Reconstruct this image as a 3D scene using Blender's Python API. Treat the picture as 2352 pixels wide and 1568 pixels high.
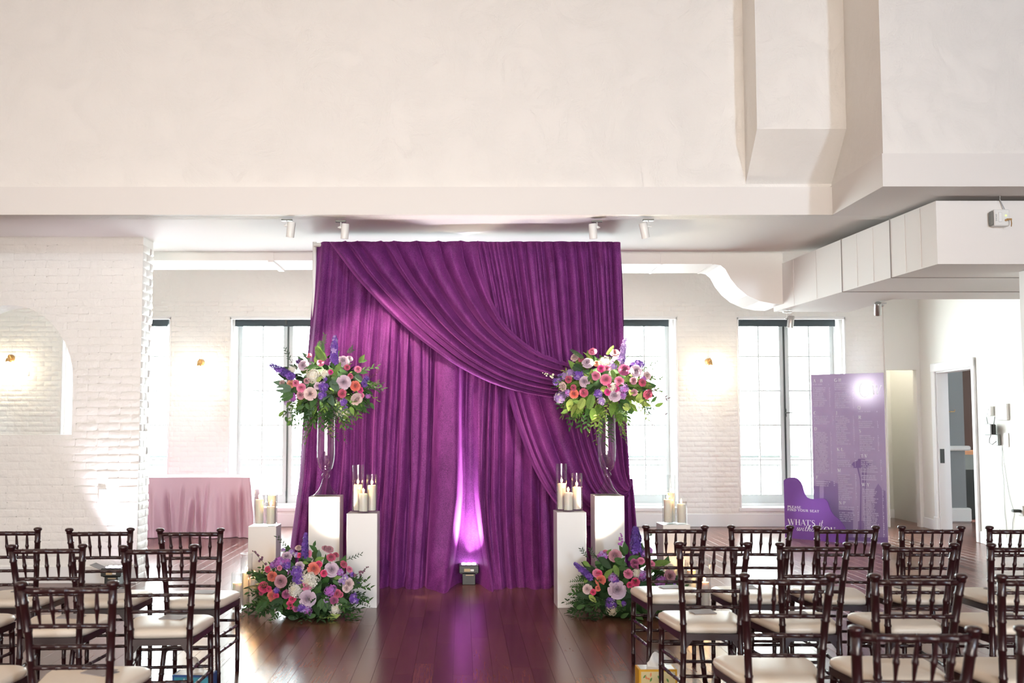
import bpy, bmesh, math, random
from mathutils import Vector, Matrix, noise
R = math.radians; PI = math.pi
S = bpy.context.scene
for o in list(bpy.data.objects): bpy.data.objects.remove(o)
C = S.collection
# ---------------------------------------------------------------- camera
EYE = 1.52; F = 2287.0; CX, CY = 1060.0, 823.0; TH = math.atan((972-823)/F)
cd = bpy.data.cameras.new('camera'); cam = bpy.data.objects.new('camera', cd); C.objects.link(cam)
cd.sensor_width = 36; cd.lens = F/2352*36; cd.shift_x = (1176-CX)/2352; cd.shift_y = (CY-784)/2352
cd.clip_end = 200; cd.dof.use_dof = True; cd.dof.focus_distance = 8.8; cd.dof.aperture_fstop = 3.2
cam.location = (0, 0, EYE); cam.rotation_euler = (PI/2+TH, 0, 0); S.camera = cam
# ---------------------------------------------------------------- world, colour, light
S.view_settings.view_transform = 'Standard'; S.view_settings.look = 'None'
S.view_settings.gamma = 1; S.view_settings.use_curve_mapping = False; S.view_settings.exposure = 0.36
S.cycles.use_denoising = True; S.cycles.max_bounces = 9; S.cycles.diffuse_bounces = 5; S.cycles.glossy_bounces = 4
S.cycles.transparent_max_bounces = 24; S.cycles.transmission_bounces = 6; S.cycles.sample_clamp_indirect = 6
S.cycles.caustics_reflective = False; S.cycles.caustics_refractive = False
w = bpy.data.worlds.new('overcast_sky'); S.world = w; w.use_nodes = True
bg = w.node_tree.nodes['Background']; bg.inputs[0].default_value = (0.88, 0.985, 1.0, 1); bg.inputs[1].default_value = 26.0
def lamp(kind, name, loc, energy, col=(1, 1, 1), aim=None, **kw):
    d = bpy.data.lights.new(name, kind); d.energy = energy; d.color = col
    for k, v in kw.items(): setattr(d, k, v)
    o = bpy.data.objects.new(name, d); C.objects.link(o); o.location = loc
    if aim is not None:
        o.rotation_euler = (Vector(aim)-Vector(loc)).to_track_quat('-Z', 'Y').to_euler()
    return o
KEY = lamp('AREA', 'assumed_key_light', (6.2, -8.6, 4.4), 640, (0.66, 0.82, 1.0), (1.0, 8.3, 3.2), shape='RECTANGLE', size=.6, size_y=.8)  # unseen area lamp behind the camera, assumed from the shadows; no window there
FILL = lamp('AREA', 'added_soft_fill', (-0.5, -8.8, 1.6), 120, (1.0, 0.92, 0.84), (0, 8, 2.0), shape='RECTANGLE', size=10, size_y=2.8, spread=R(46))  # added fill panel behind the camera, brightens the lower walls
for hx in (-6.0, -3.2, -.2):
    for hy in (-1.5, 3.2): lamp('POINT', 'added_warm_fill', (hx, hy, 4.0), 48, (1.0, 0.84, 0.69), shadow_soft_size=.3)  # unseen point lamps, added as warm ambient fill
# ---------------------------------------------------------------- helpers
def ray(px, py):
    u = (px-CX)/F; v = -(py-CY)/F; c, s = math.cos(TH), math.sin(TH)
    return Vector((u, c-s*v, s+c*v))
def P(px, py, Y): d = ray(px, py); return Vector((0, 0, EYE))+d*(Y/d.y)
def G(px, py, z=0.0): d = ray(px, py); return Vector((0, 0, EYE))+d*((z-EYE)/d.z)
def onplane(px, py, o, n):
    d = ray(px, py); e = Vector((0, 0, EYE)); return e+d*((o-e).dot(n)/d.dot(n))
class MB:
    def __init__(s): s.v = []; s.f = []; s.mi = []
    def add(s, vs, fs, mi=0):
        b = len(s.v); s.v += [tuple(x) for x in vs]
        for f in fs: s.f.append([i+b for i in f]); s.mi.append(mi)
        return s
    def hull(s, vs, fs, mi=0):
        c = sum((Vector(v) for v in vs), Vector())/len(vs); out = []
        for f in fs:
            a, b_, d = (Vector(vs[i]) for i in f[:3]); n = (b_-a).cross(d-b_)
            m = sum((Vector(vs[i]) for i in f), Vector())/len(f)
            out.append(f if n.dot(m-c) >= 0 else f[::-1])
        return s.add(vs, out, mi)
    def box(s, x0, x1, y0, y1, z0, z1, b=0.0, mi=0):
        X = (x0, x1); Y = (y0, y1); Z = (z0, z1); b = min(b, (x1-x0)*.45, (y1-y0)*.45, (z1-z0)*.45)
        if b <= 0:
            vs = [(X[i], Y[j], Z[k]) for i in (0, 1) for j in (0, 1) for k in (0, 1)]
            return s.hull(vs, [[0, 1, 3, 2], [4, 5, 7, 6], [0, 1, 5, 4], [2, 3, 7, 6], [0, 2, 6, 4], [1, 3, 7, 5]], mi)
        vs = []; ix = {}
        for i in (0, 1):
            for j in (0, 1):
                for k in (0, 1):
                    sx, sy, sz = 1-2*i, 1-2*j, 1-2*k
                    for a, v in (('x', (X[i], Y[j]+sy*b, Z[k]+sz*b)), ('y', (X[i]+sx*b, Y[j], Z[k]+sz*b)), ('z', (X[i]+sx*b, Y[j]+sy*b, Z[k]))):
                        ix[a, i, j, k] = len(vs); vs.append(v)
        q = [(0, 0), (0, 1), (1, 1), (1, 0)]; fs = []
        for e in (0, 1):
            fs += [[ix['x', e, a, c] for a, c in q], [ix['y', a, e, c] for a, c in q], [ix['z', a, c, e] for a, c in q]]
            for g in (0, 1):
                fs += [[ix['x', e, g, 0], ix['x', e, g, 1], ix['y', e, g, 1], ix['y', e, g, 0]],
                       [ix['x', e, 0, g], ix['x', e, 1, g], ix['z', e, 1, g], ix['z', e, 0, g]],
                       [ix['y', 0, e, g], ix['y', 1, e, g], ix['z', 1, e, g], ix['z', 0, e, g]]]
        for i in (0, 1):
            for j in (0, 1):
                for k in (0, 1): fs.append([ix['x', i, j, k], ix['y', i, j, k], ix['z', i, j, k]])
        return s.hull(vs, fs, mi)
    def tube(s, path, r, n=10, caps=True, closed=False, mi=0, flat=1.0):
        path = [Vector(p) for p in path]; m = len(path)
        rr = r if isinstance(r, (list, tuple)) else [r]*m
        T = []
        for i in range(m):
            a = path[(i-1) % m] if closed or i > 0 else path[i]; b = path[(i+1) % m] if closed or i < m-1 else path[i]
            d = b-a; T.append(d.normalized() if d.length > 1e-9 else Vector((0, 0, 1)))
        up = Vector((0, 0, 1)) if abs(T[0].z) < .9 else Vector((1, 0, 0))
        N = (up-T[0]*up.dot(T[0])).normalized(); vs = []; fs = []
        for i in range(m):
            N = (N-T[i]*N.dot(T[i])).normalized(); B = T[i].cross(N)
            for k in range(n):
                a = 2*PI*k/n; vs.append(path[i]+(N*math.cos(a)+B*math.sin(a)*flat)*rr[i])
        for i in range(m if closed else m-1):
            j = (i+1) % m
            for k in range(n): k2 = (k+1) % n; fs.append([i*n+k, i*n+k2, j*n+k2, j*n+k])
        if caps and not closed: fs += [list(range(n))[::-1], [(m-1)*n+k for k in range(n)]]
        return s.add(vs, fs, mi)
    def lathe(s, prof, n=24, c=(0, 0, 0), mi=0, caps=True):
        vs = []; fs = []; m = len(prof)
        for r, z in prof:
            for k in range(n): a = 2*PI*k/n; vs.append((c[0]+r*math.cos(a), c[1]+r*math.sin(a), c[2]+z))
        for i in range(m-1):
            for k in range(n): k2 = (k+1) % n; fs.append([i*n+k, i*n+k2, (i+1)*n+k2, (i+1)*n+k])
        if caps:
            if prof[0][0] > 1e-6: fs.append(list(range(n))[::-1])
            if prof[-1][0] > 1e-6: fs.append([(m-1)*n+k for k in range(n)])
        return s.add(vs, fs, mi)
    def prism(s, poly, y0, y1, mi=0, ax='y'):
        n = len(poly); A = sum(poly[i][0]*poly[(i+1) % n][1]-poly[(i+1) % n][0]*poly[i][1] for i in range(n))
        if A < 0: poly = poly[::-1]
        mk = {'y': lambda p, t: (p[0], t, p[1]), 'z': lambda p, t: (p[0], p[1], t), 'x': lambda p, t: (t, p[0], p[1])}[ax]
        vs = [mk(p, y0) for p in poly]+[mk(p, y1) for p in poly]
        a, b = list(range(n)), list(range(n, 2*n))[::-1]; sd = [[i, n+i, n+(i+1) % n, (i+1) % n] for i in range(n)]
        if ax == 'y': fs = [a, b]+sd
        else: fs = [a[::-1], b[::-1]]+[q[::-1] for q in sd]
        return s.add(vs, fs, mi)
    def grid(s, fn, nu, nv, mi=0, wrap=False, flip=False):
        vs = [fn(i/nu, j/nv) for j in range(nv+1) for i in range(nu+(0 if wrap else 1))]; W = nu if wrap else nu+1
        fs = []
        for j in range(nv):
            for i in range(nu):
                i2 = (i+1) % W; q = [j*W+i, j*W+i2, (j+1)*W+i2, (j+1)*W+i]; fs.append(q[::-1] if flip else q)
        return s.add(vs, fs, mi)
    def mesh(s, name, mats, smooth=35):
        m = bpy.data.meshes.new(name); m.from_pydata(s.v, [], s.f)
        for a in (mats if isinstance(mats, (list, tuple)) else [mats]): m.materials.append(a)
        if any(s.mi): m.polygons.foreach_set('material_index', s.mi)
        if smooth:
            m.polygons.foreach_set('use_smooth', [True]*len(m.polygons))
            if smooth < 180: m.set_sharp_from_angle(angle=R(smooth))
        m.update(); return m
    def build(s, name, mats, parent=None, smooth=35, loc=None):
        return put(name, s.mesh(name, mats, smooth), parent, loc)
def put(name, mesh, parent=None, loc=None, rot=None, scale=None):
    o = bpy.data.objects.new(name, mesh); C.objects.link(o)
    if parent is not None: o.parent = parent
    if loc is not None: o.location = loc
    if rot is not None: o.rotation_euler = rot
    if scale is not None: o.scale = scale
    return o
def tag(o, label, cat, group=None):
    o['label'] = label; o['category'] = cat
    if group: o['group'] = group
    return o
def thing(name, label, cat, loc=(0, 0, 0), rz=0.0, group=None):
    o = bpy.data.objects.new(name, None); C.objects.link(o); o.location = loc; o.rotation_euler = (0, 0, rz)
    o.empty_display_size = .1
    return tag(o, label, cat, group)
def struct(o): o['kind'] = 'structure'; return o
def stuff(o): o['kind'] = 'stuff'; return o
def copy_tree(o, parent=None):
    c = o.copy(); C.objects.link(c); c.parent = parent
    for ch in list(o.children): copy_tree(ch, c)
    return c
def lerp(a, b, t): return a+(b-a)*t
def curve(pts, t):
    n = len(pts)-1; x = max(0, min(.99999, t))*n; i = int(x); t = x-i
    p = [Vector(pts[max(0, min(n, k))]) for k in (i-1, i, i+1, i+2)]
    return .5*(2*p[1]+(p[2]-p[0])*t+(2*p[0]-5*p[1]+4*p[2]-p[3])*t*t+(3*p[1]-p[0]-3*p[2]+p[3])*t**3)
def smooth(a, b, x): t = max(0, min(1, (x-a)/(b-a))); return t*t*(3-2*t)
# ---------------------------------------------------------------- materials
def srgb(r, g, b): return tuple(((c/255)/12.92 if c <= 10 else ((c/255+.055)/1.055)**2.4) for c in (r, g, b))
def mat(name, col, rough=.5, metal=0.0, bump=None, var=None, coat=0.0, sheen=None, spec=.5, trans=0.0, sss=0.0, emit=None, rand=0.0, detail=5, pos=False):
    m = bpy.data.materials.new(name); m.use_nodes = True; nt = m.node_tree; N = nt.nodes; L = nt.links; b = N['Principled BSDF']
    b.inputs['Base Color'].default_value = (*col, 1); b.inputs['Roughness'].default_value = rough; b.inputs['Metallic'].default_value = metal
    b.inputs['Coat Weight'].default_value = coat; b.inputs['Coat Roughness'].default_value = .12; b.inputs['Specular IOR Level'].default_value = spec
    if sheen: b.inputs['Sheen Weight'].default_value = sheen[0]; b.inputs['Sheen Roughness'].default_value = sheen[1]; b.inputs['Sheen Tint'].default_value = (*sheen[2], 1)
    if sss: b.inputs['Subsurface Weight'].default_value = sss; b.inputs['Subsurface Radius'].default_value = (.05, .028, .014); b.inputs['Subsurface Scale'].default_value = 1.0
    if trans: b.inputs['Transmission Weight'].default_value = trans
    if emit: b.inputs['Emission Color'].default_value = (*emit[0], 1); b.inputs['Emission Strength'].default_value = emit[1]
    tc = N.new('ShaderNodeTexCoord')
    co = N.new('ShaderNodeNewGeometry').outputs['Position'] if pos else tc.outputs['Object']
    last = None
    if var:   # (scale, dark factor, detail)
        nz = N.new('ShaderNodeTexNoise'); nz.inputs['Scale'].default_value = var[0]; nz.inputs['Detail'].default_value = detail
        L.new(co, nz.inputs['Vector'])
        mr = N.new('ShaderNodeMapRange'); mr.inputs[1].default_value = .3; mr.inputs[2].default_value = .7; mr.inputs[3].default_value = var[1]; mr.inputs[4].default_value = 1.0 if len(var) < 3 else var[2]
        L.new(nz.outputs['Fac'], mr.inputs[0]); last = mr.outputs[0]
    if rand:
        oi = N.new('ShaderNodeObjectInfo'); mr = N.new('ShaderNodeMapRange'); mr.inputs[3].default_value = 1-rand; mr.inputs[4].default_value = 1+rand
        L.new(oi.outputs['Random'], mr.inputs[0])
        if last is not None:
            mm = N.new('ShaderNodeMath'); mm.operation = 'MULTIPLY'; L.new(last, mm.inputs[0]); L.new(mr.outputs[0], mm.inputs[1]); last = mm.outputs[0]
        else: last = mr.outputs[0]
    if last is not None:
        mx = N.new('ShaderNodeVectorMath'); mx.operation = 'SCALE'; mx.inputs[0].default_value = col
        L.new(last, mx.inputs['Scale']); L.new(mx.outputs[0], b.inputs['Base Color'])
    if bump:  # (scale, distance, strength)
        nz = N.new('ShaderNodeTexNoise'); nz.inputs['Scale'].default_value = bump[0]; nz.inputs['Detail'].default_value = 6
        L.new(co, nz.inputs['Vector'])
        bp = N.new('ShaderNodeBump'); bp.inputs['Distance'].default_value = bump[1]; bp.inputs['Strength'].default_value = bump[2] if len(bump) > 2 else 1
        L.new(nz.outputs['Fac'], bp.inputs['Height']); L.new(bp.outputs[0], b.inputs['Normal'])
    return m
def glass(name, tint=(1, 1, 1), gain=1.0, base=.03):
    m = bpy.data.materials.new(name); m.use_nodes = True; nt = m.node_tree; N = nt.nodes; L = nt.links
    N.remove(N['Principled BSDF']); out = N['Material Output']
    t = N.new('ShaderNodeBsdfTransparent'); t.inputs[0].default_value = (*tint, 1)
    g = N.new('ShaderNodeBsdfGlossy'); g.inputs['Roughness'].default_value = .02
    lw = N.new('ShaderNodeLayerWeight'); lw.inputs[0].default_value = .35
    pw = N.new('ShaderNodeMath'); pw.operation = 'POWER'; pw.inputs[1].default_value = 2.2; L.new(lw.outputs['Facing'], pw.inputs[0])
    mr = N.new('ShaderNodeMapRange'); mr.inputs[3].default_value = base; mr.inputs[4].default_value = .55*gain; L.new(pw.outputs[0], mr.inputs[0])
    mx = N.new('ShaderNodeMixShader'); L.new(mr.outputs[0], mx.inputs[0]); L.new(t.outputs[0], mx.inputs[1]); L.new(g.outputs[0], mx.inputs[2])
    L.new(mx.outputs[0], out.inputs[0]); return m
def emis(name, col, st):
    m = bpy.data.materials.new(name); m.use_nodes = True; N = m.node_tree.nodes; N.remove(N['Principled BSDF'])
    e = N.new('ShaderNodeEmission'); e.inputs[0].default_value = (*col, 1); e.inputs[1].default_value = st
    m.node_tree.links.new(e.outputs[0], N['Material Output'].inputs[0]); return m
def plaster(name, col, sc, dist, cracks=True):
    m = mat(name, col, .75, bump=(sc, dist, .8)); nt = m.node_tree; N = nt.nodes; L = nt.links
    bp0 = next(n for n in N if n.bl_idname == 'ShaderNodeBump'); tc = next(n for n in N if n.bl_idname == 'ShaderNodeTexCoord'); b = N['Principled BSDF']
    v = N.new('ShaderNodeTexNoise'); v.inputs['Scale'].default_value = 2.2; v.inputs['Detail'].default_value = 9; v.inputs['Roughness'].default_value = .72; v.inputs['Distortion'].default_value = 1.6
    L.new(tc.outputs['Object'], v.inputs['Vector'])
    rp = N.new('ShaderNodeMapRange'); rp.inputs[1].default_value = .47; rp.inputs[2].default_value = .56; L.new(v.outputs['Fac'], rp.inputs[0])
    b2 = N.new('ShaderNodeBump'); b2.inputs['Distance'].default_value = dist*.5; b2.inputs['Strength'].default_value = .3
    L.new(rp.outputs[0], b2.inputs['Height']); L.new(bp0.outputs[0], b2.inputs['Normal']); L.new(b2.outputs[0], b.inputs['Normal'])
    return m
M = {}
M['plaster'] = plaster('white_trowelled_plaster', (.84, .825, .80), 5, .02)
M['paint'] = mat('white_wall_paint', (.85, .84, .82), .6, bump=(60, .0015, .4))
M['ceil'] = mat('ceiling_paint', (.84, .815, .79), .7, bump=(30, .001, .3))
M['brick'] = mat('white_painted_brick', (.885, .875, .84), .5, bump=(13, .016, .7), rand=.01, pos=True)
M['mortar'] = mat('white_painted_mortar', (.88, .87, .835), .5, bump=(13, .016, .7), pos=True)
M['beam'] = mat('beam_paint', (.79, .77, .75), .6)
M['timber'] = mat('warm_timber_ceiling', (.62, .50, .38), .6, var=(2, .8))
M['rearwall'] = mat('warm_beige_wall', (.48, .40, .32), .7)
M['cream'] = mat('cream_wall_paint', (.76, .75, .70), .6, bump=(60, .001, .3))
M['trim'] = mat('white_gloss_trim', (.86, .87, .87), .35)
M['sash'] = mat('pale_grey_sash_paint', (.60, .63, .63), .4)
M['duct'] = mat('painted_duct_sheet', (.83, .80, .77), .55, bump=(3, .004, .5))
M['shade'] = mat('charcoal_shade_fabric', (.05, .065, .075), .8)
M['dark'] = mat('dark_bronze_metal', (.06, .065, .065), .4, .6)
M['pane'] = glass('window_glass', (.985, 1, .995), .6, .015)
M['glass'] = glass('clear_vessel_glass', (.97, .975, .975), 1.0, .035)
M['thick'] = glass('thick_vase_glass', (.985, .985, .985), 1.1, .04)
M['plinth'] = mat('white_plinth_laminate', (.84, .84, .835), .32, var=(3, .97))
M['wax'] = mat('ivory_candle_wax', (.93, .87, .78), .45, sss=.2)
M['wick'] = mat('black_wick', (.02, .018, .015), .9)
M['flame'] = emis('candle_flame', (1.0, .55, .18), 22)
M['chair'] = mat('mahogany_lacquer', (.024, .005, .007), .3, coat=.2, spec=.5, rand=.1)
M['seat'] = mat('ivory_vinyl', (.80, .715, .60), .38, bump=(9, .004, .5))
M['card'] = mat('grey_program_card', (.30, .28, .29), .5)
M['steel'] = mat('brushed_steel', (.6, .6, .6), .3, 1)
M['brass'] = mat('antique_brass', (.55, .33, .14), .3, 1)
M['white'] = mat('white_plastic', (.82, .82, .80), .35)
M['black'] = mat('black_plastic', (.016, .018, .017), .42)
M['grey'] = mat('grey_metal', (.22, .23, .22), .45, .3)
M['led'] = emis('lit_led_lens', (.85, .72, 1.0), 14)
M['bulb'] = emis('lit_lamp_bulb', (1.0, .82, .55), 30)
def velvet():
    m = mat('purple_velvet', srgb(118, 40, 120), .62, sheen=(.65, .3, srgb(210, 110, 208)), spec=.25); nt = m.node_tree; N = nt.nodes; L = nt.links; b = N['Principled BSDF']
    tc = next(n for n in N if n.bl_idname == 'ShaderNodeTexCoord')
    mp = N.new('ShaderNodeMapping'); mp.inputs['Scale'].default_value = (1, 1, .45); L.new(tc.outputs['Object'], mp.inputs[0])
    n1 = N.new('ShaderNodeTexNoise'); n1.inputs['Scale'].default_value = 9; n1.inputs['Detail'].default_value = 8; n1.inputs['Roughness'].default_value = .7; L.new(mp.outputs[0], n1.inputs['Vector'])
    n2 = N.new('ShaderNodeTexNoise'); n2.inputs['Scale'].default_value = 130; n2.inputs['Detail'].default_value = 3; L.new(tc.outputs['Object'], n2.inputs['Vector'])
    ad = N.new('ShaderNodeMath'); ad.operation = 'ADD'; L.new(n1.outputs['Fac'], ad.inputs[0]); L.new(n2.outputs['Fac'], ad.inputs[1])
    cr = N.new('ShaderNodeValToRGB'); cr.color_ramp.elements[0].position = .36; cr.color_ramp.elements[0].color = (*srgb(84, 28, 88), 1)
    cr.color_ramp.elements[1].position = .64; cr.color_ramp.elements[1].color = (*srgb(136, 58, 136), 1)
    hv = N.new('ShaderNodeMath'); hv.operation = 'MULTIPLY'; hv.inputs[1].default_value = .5; L.new(ad.outputs[0], hv.inputs[0])
    L.new(hv.outputs[0], cr.inputs[0]); L.new(cr.outputs[0], b.inputs['Base Color'])
    bp = N.new('ShaderNodeBump'); bp.inputs['Distance'].default_value = .004; bp.inputs['Strength'].default_value = .5; L.new(n2.outputs['Fac'], bp.inputs['Height']); L.new(bp.outputs[0], b.inputs['Normal'])
    return m
M['velvet'] = velvet()
def wood():
    m = mat('dark_stained_oak', (.05, .02, .014), .24, coat=.0, spec=.5); nt = m.node_tree; N = nt.nodes; L = nt.links; b = N['Principled BSDF']
    tc = next(n for n in N if n.bl_idname == 'ShaderNodeTexCoord'); ge = N.new('ShaderNodeNewGeometry'); oi = N.new('ShaderNodeObjectInfo')
    sm = N.new('ShaderNodeMath'); sm.operation = 'ADD'; L.new(ge.outputs['Random Per Island'], sm.inputs[0]); L.new(oi.outputs['Random'], sm.inputs[1])
    fr = N.new('ShaderNodeMath'); fr.operation = 'FRACT'; L.new(sm.outputs[0], fr.inputs[0])
    of = N.new('ShaderNodeMath'); of.operation = 'MULTIPLY'; of.inputs[1].default_value = 37; L.new(fr.outputs[0], of.inputs[0])
    cb = N.new('ShaderNodeCombineXYZ'); L.new(of.outputs[0], cb.inputs[1]); L.new(of.outputs[0], cb.inputs[2])
    va = N.new('ShaderNodeVectorMath'); va.operation = 'ADD'; L.new(ge.outputs['Position'], va.inputs[0]); L.new(cb.outputs[0], va.inputs[1])
    mp = N.new('ShaderNodeMapping'); mp.inputs['Scale'].default_value = (34, 2.2, 34); L.new(va.outputs[0], mp.inputs[0])
    nz = N.new('ShaderNodeTexNoise'); nz.inputs['Scale'].default_value = 2.0; nz.inputs['Detail'].default_value = 7; nz.inputs['Distortion'].default_value = .6; L.new(mp.outputs[0], nz.inputs['Vector'])
    cr = N.new('ShaderNodeValToRGB'); cr.color_ramp.elements[0].position = .2; cr.color_ramp.elements[0].color = (.115, .044, .033, 1); cr.color_ramp.elements[1].position = .8; cr.color_ramp.elements[1].color = (.20, .084, .062, 1)
    L.new(nz.outputs['Fac'], cr.inputs[0])
    mr = N.new('ShaderNodeMapRange'); mr.inputs[3].default_value = .72; mr.inputs[4].default_value = 1.3; L.new(fr.outputs[0], mr.inputs[0])
    sc = N.new('ShaderNodeVectorMath'); sc.operation = 'SCALE'; L.new(cr.outputs[0], sc.inputs[0]); L.new(mr.outputs[0], sc.inputs['Scale']); L.new(sc.outputs[0], b.inputs['Base Color'])
    bp = N.new('ShaderNodeBump'); bp.inputs['Distance'].default_value = .0008; bp.inputs['Strength'].default_value = .2; L.new(nz.outputs['Fac'], bp.inputs['Height']); L.new(bp.outputs[0], b.inputs['Normal'])
    return m
M['wood'] = wood()
M['pinkcloth'] = mat('dusty_pink_satin', srgb(214, 172, 186), .42, sheen=(.4, .4, (1, .85, .9)), bump=(220, .001, .3))
# ---------------------------------------------------------------- setting
rnd = random.Random(7)
YB, YU = 14.8, 8.30
ZC = P(600, 493, 8.26).z; ZC2 = P(600, 429, 8.26).z
def sbox(name, a, m, b=0.0): return struct(MB().box(*a, b=b).build(name, M[m], smooth=0))
fl = sbox('floor', (-8.5, 9.6, -9.2, 17.2, -.08, -.006), 'wood')
sbox('ceiling', (-8.5, 9.2, -9.2, 8.5, 6.0, 6.1), 'timber')
struct(MB().box(-8.5, 9.0, 8.28, 10.45, ZC+.07, ZC+.24).build('ceiling_gallery', M['ceil'], smooth=0))
sbox('ceiling_back', (-8.5, 9.6, 10.0, 17.2, 4.3, 4.4), 'ceil')
sbox('wall_sky_leak_block', (-8.5, 9.0, 10.3, 10.45, ZC+.2, 4.4), 'paint')  # unseen, added to keep sky light from leaking onto the back beam
sbox('wall_rear', (-8.5, 9.2, -9.3, -9.2, 0, 6), 'rearwall')
sbox('wall_side_left', (-8.6, -8.5, -9.3, 15.3, 0, 6), 'paint')
sbox('wall_side_right', (9.2, 9.3, -9.3, 7.3, 0, 6), 'rearwall')
struct(MB().box(-8.5, 9.2, YU, YU+.25, ZC+.02, 6.0).build('wall_upper', M['plaster'], smooth=0))
# right gallery box with its own beam
XR = P(2028, 427, 7.26).x
YBX = 7.26
struct(MB().box(-8.5, XR+.01, 8.26, YU, ZC, ZC2).build('trim_beam', M['beam'], smooth=0))
struct(MB().box(XR+.012, 9.2, YBX+.012, YU, P(2030, 352, 7.26).z, 6.0).build('wall_gallery', M['plaster'], smooth=0))
struct(MB().box(XR, 9.2, YBX, YU, ZC, P(2030, 352, 7.26).z).build('trim_gallery_beam', M['beam'], smooth=0))
# plastered pilaster with a sloping foot
pz = P(1740, 296, 7.95).z; pw = P(1740, 428, 8.3).z
struct(MB().prism([(8.32, pw), (7.95, pz), (7.95, 6.0), (8.32, 6.0)], P(1737, 200, 7.95).x, XR+.05, ax='x').build('trim_pilaster', M['plaster'], smooth=0))
# ---- ducts
M['seam'] = mat('grey_seam_sealant', (.30, .28, .27), .7)
def duct_pt(px, py, Y=10.6): p = P(px, py, Y); return (p.x, p.z)
d = thing('air_duct', 'boxed white air duct dropping in an ogee curve right of the purple backdrop', 'duct', (2.5, 10.6, 3.0))
og = [(1380, 606), (1520, 606), (1638, 606), (1655, 609), (1666, 618), (1678, 640), (1694, 660), (1716, 678), (1745, 691), (1775, 697), (1800, 698)]
prof = [duct_pt(*q) for q in og]; cut = [0, 1, 2, 10]
for a, b in zip(cut[:-1], cut[1:]):
    seg = prof[a:b+1]; poly = [(x-2.5, z-3.0) for x, z in seg]+[(seg[-1][0]-2.5-.002, .42), (seg[0][0]-2.5, .42)]
    MB().prism(poly, 0, .66).build('duct_section', M['duct'], d, smooth=0)
for a in cut[1:-1]:
    x, z = prof[a]; MB().box(x-2.5-.012, x-2.5+.012, -.006, .67, z-3.0-.006, .42).build('seam_flange', M['duct'], d, smooth=0)
d2 = thing('air_duct', 'large white air duct running towards the viewer under the right gallery', 'duct', (3.47, 10.2, 2.74))
zb = 0.0; zt = ZC-2.74-.035
def lx(Y): return .071*(10.2-Y)
cuts = [(10.86, 9.199), (9.191, 8.294), (8.286, 7.58)]
for k, (ya, yb) in enumerate(cuts):
    xr = .78 if k == 0 else 2.4
    yy = [ya-10.2, yb-10.2]
    vs = [(lx(ya), yy[0], zb), (xr, yy[0], zb), (xr, yy[1], zb), (lx(yb), yy[1], zb)]
    vs += [(x, y, zt) for x, y, z in vs]
    m = MB(); m.hull(vs, [[0, 1, 2, 3], [4, 5, 6, 7], [0, 1, 5, 4], [1, 2, 6, 5], [2, 3, 7, 6], [3, 0, 4, 7]]); m.build('duct_section', M['duct'], d2, smooth=0)
    for q in (1, 2):
        Y = lerp(ya, yb, q/3)
        MB().box(lx(Y)-.003, lx(Y)+.004, Y-10.2-.004, Y-10.2+.004, .01, zt-.01).build('stiffening_crease', M['duct'], d2, smooth=0)
MB().box(.74, 2.4, 9.76-10.2-.52, 9.76-10.2, .001, zt).build('duct_section', M['duct'], d2, smooth=0)
for ya, yb in ((9.198, 9.192), (8.293, 8.287)):
    MB().box(lx(ya)-.005, 1.8 if ya > 9 else 2.3, yb-10.2, ya-10.2, -.004, zt+.006).build('seam_flange', M['seam'], d2, smooth=0)
# thin beam left of the backdrop, with a joint
bx0, bz0 = duct_pt(300, 598); bx1, _ = duct_pt(790, 598)
tb = struct(MB().box(bx0, bx1, 10.6, 11.25, bz0, 3.45).build('trim_back_beam', M['duct'], smooth=0))
jx = duct_pt(622, 598)[0]; MB().box(jx-.03, jx+.03, 10.59, 11.26, bz0-.02, 3.42).build('joint_strip', M['duct'], tb, smooth=0)
# right-hand pillar at the edge of the view
sbox('wall_pillar_right', (P(2340, 620, 7.95).x, 4.9, 7.62, 7.95, 0, 2.735), 'duct')
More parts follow.
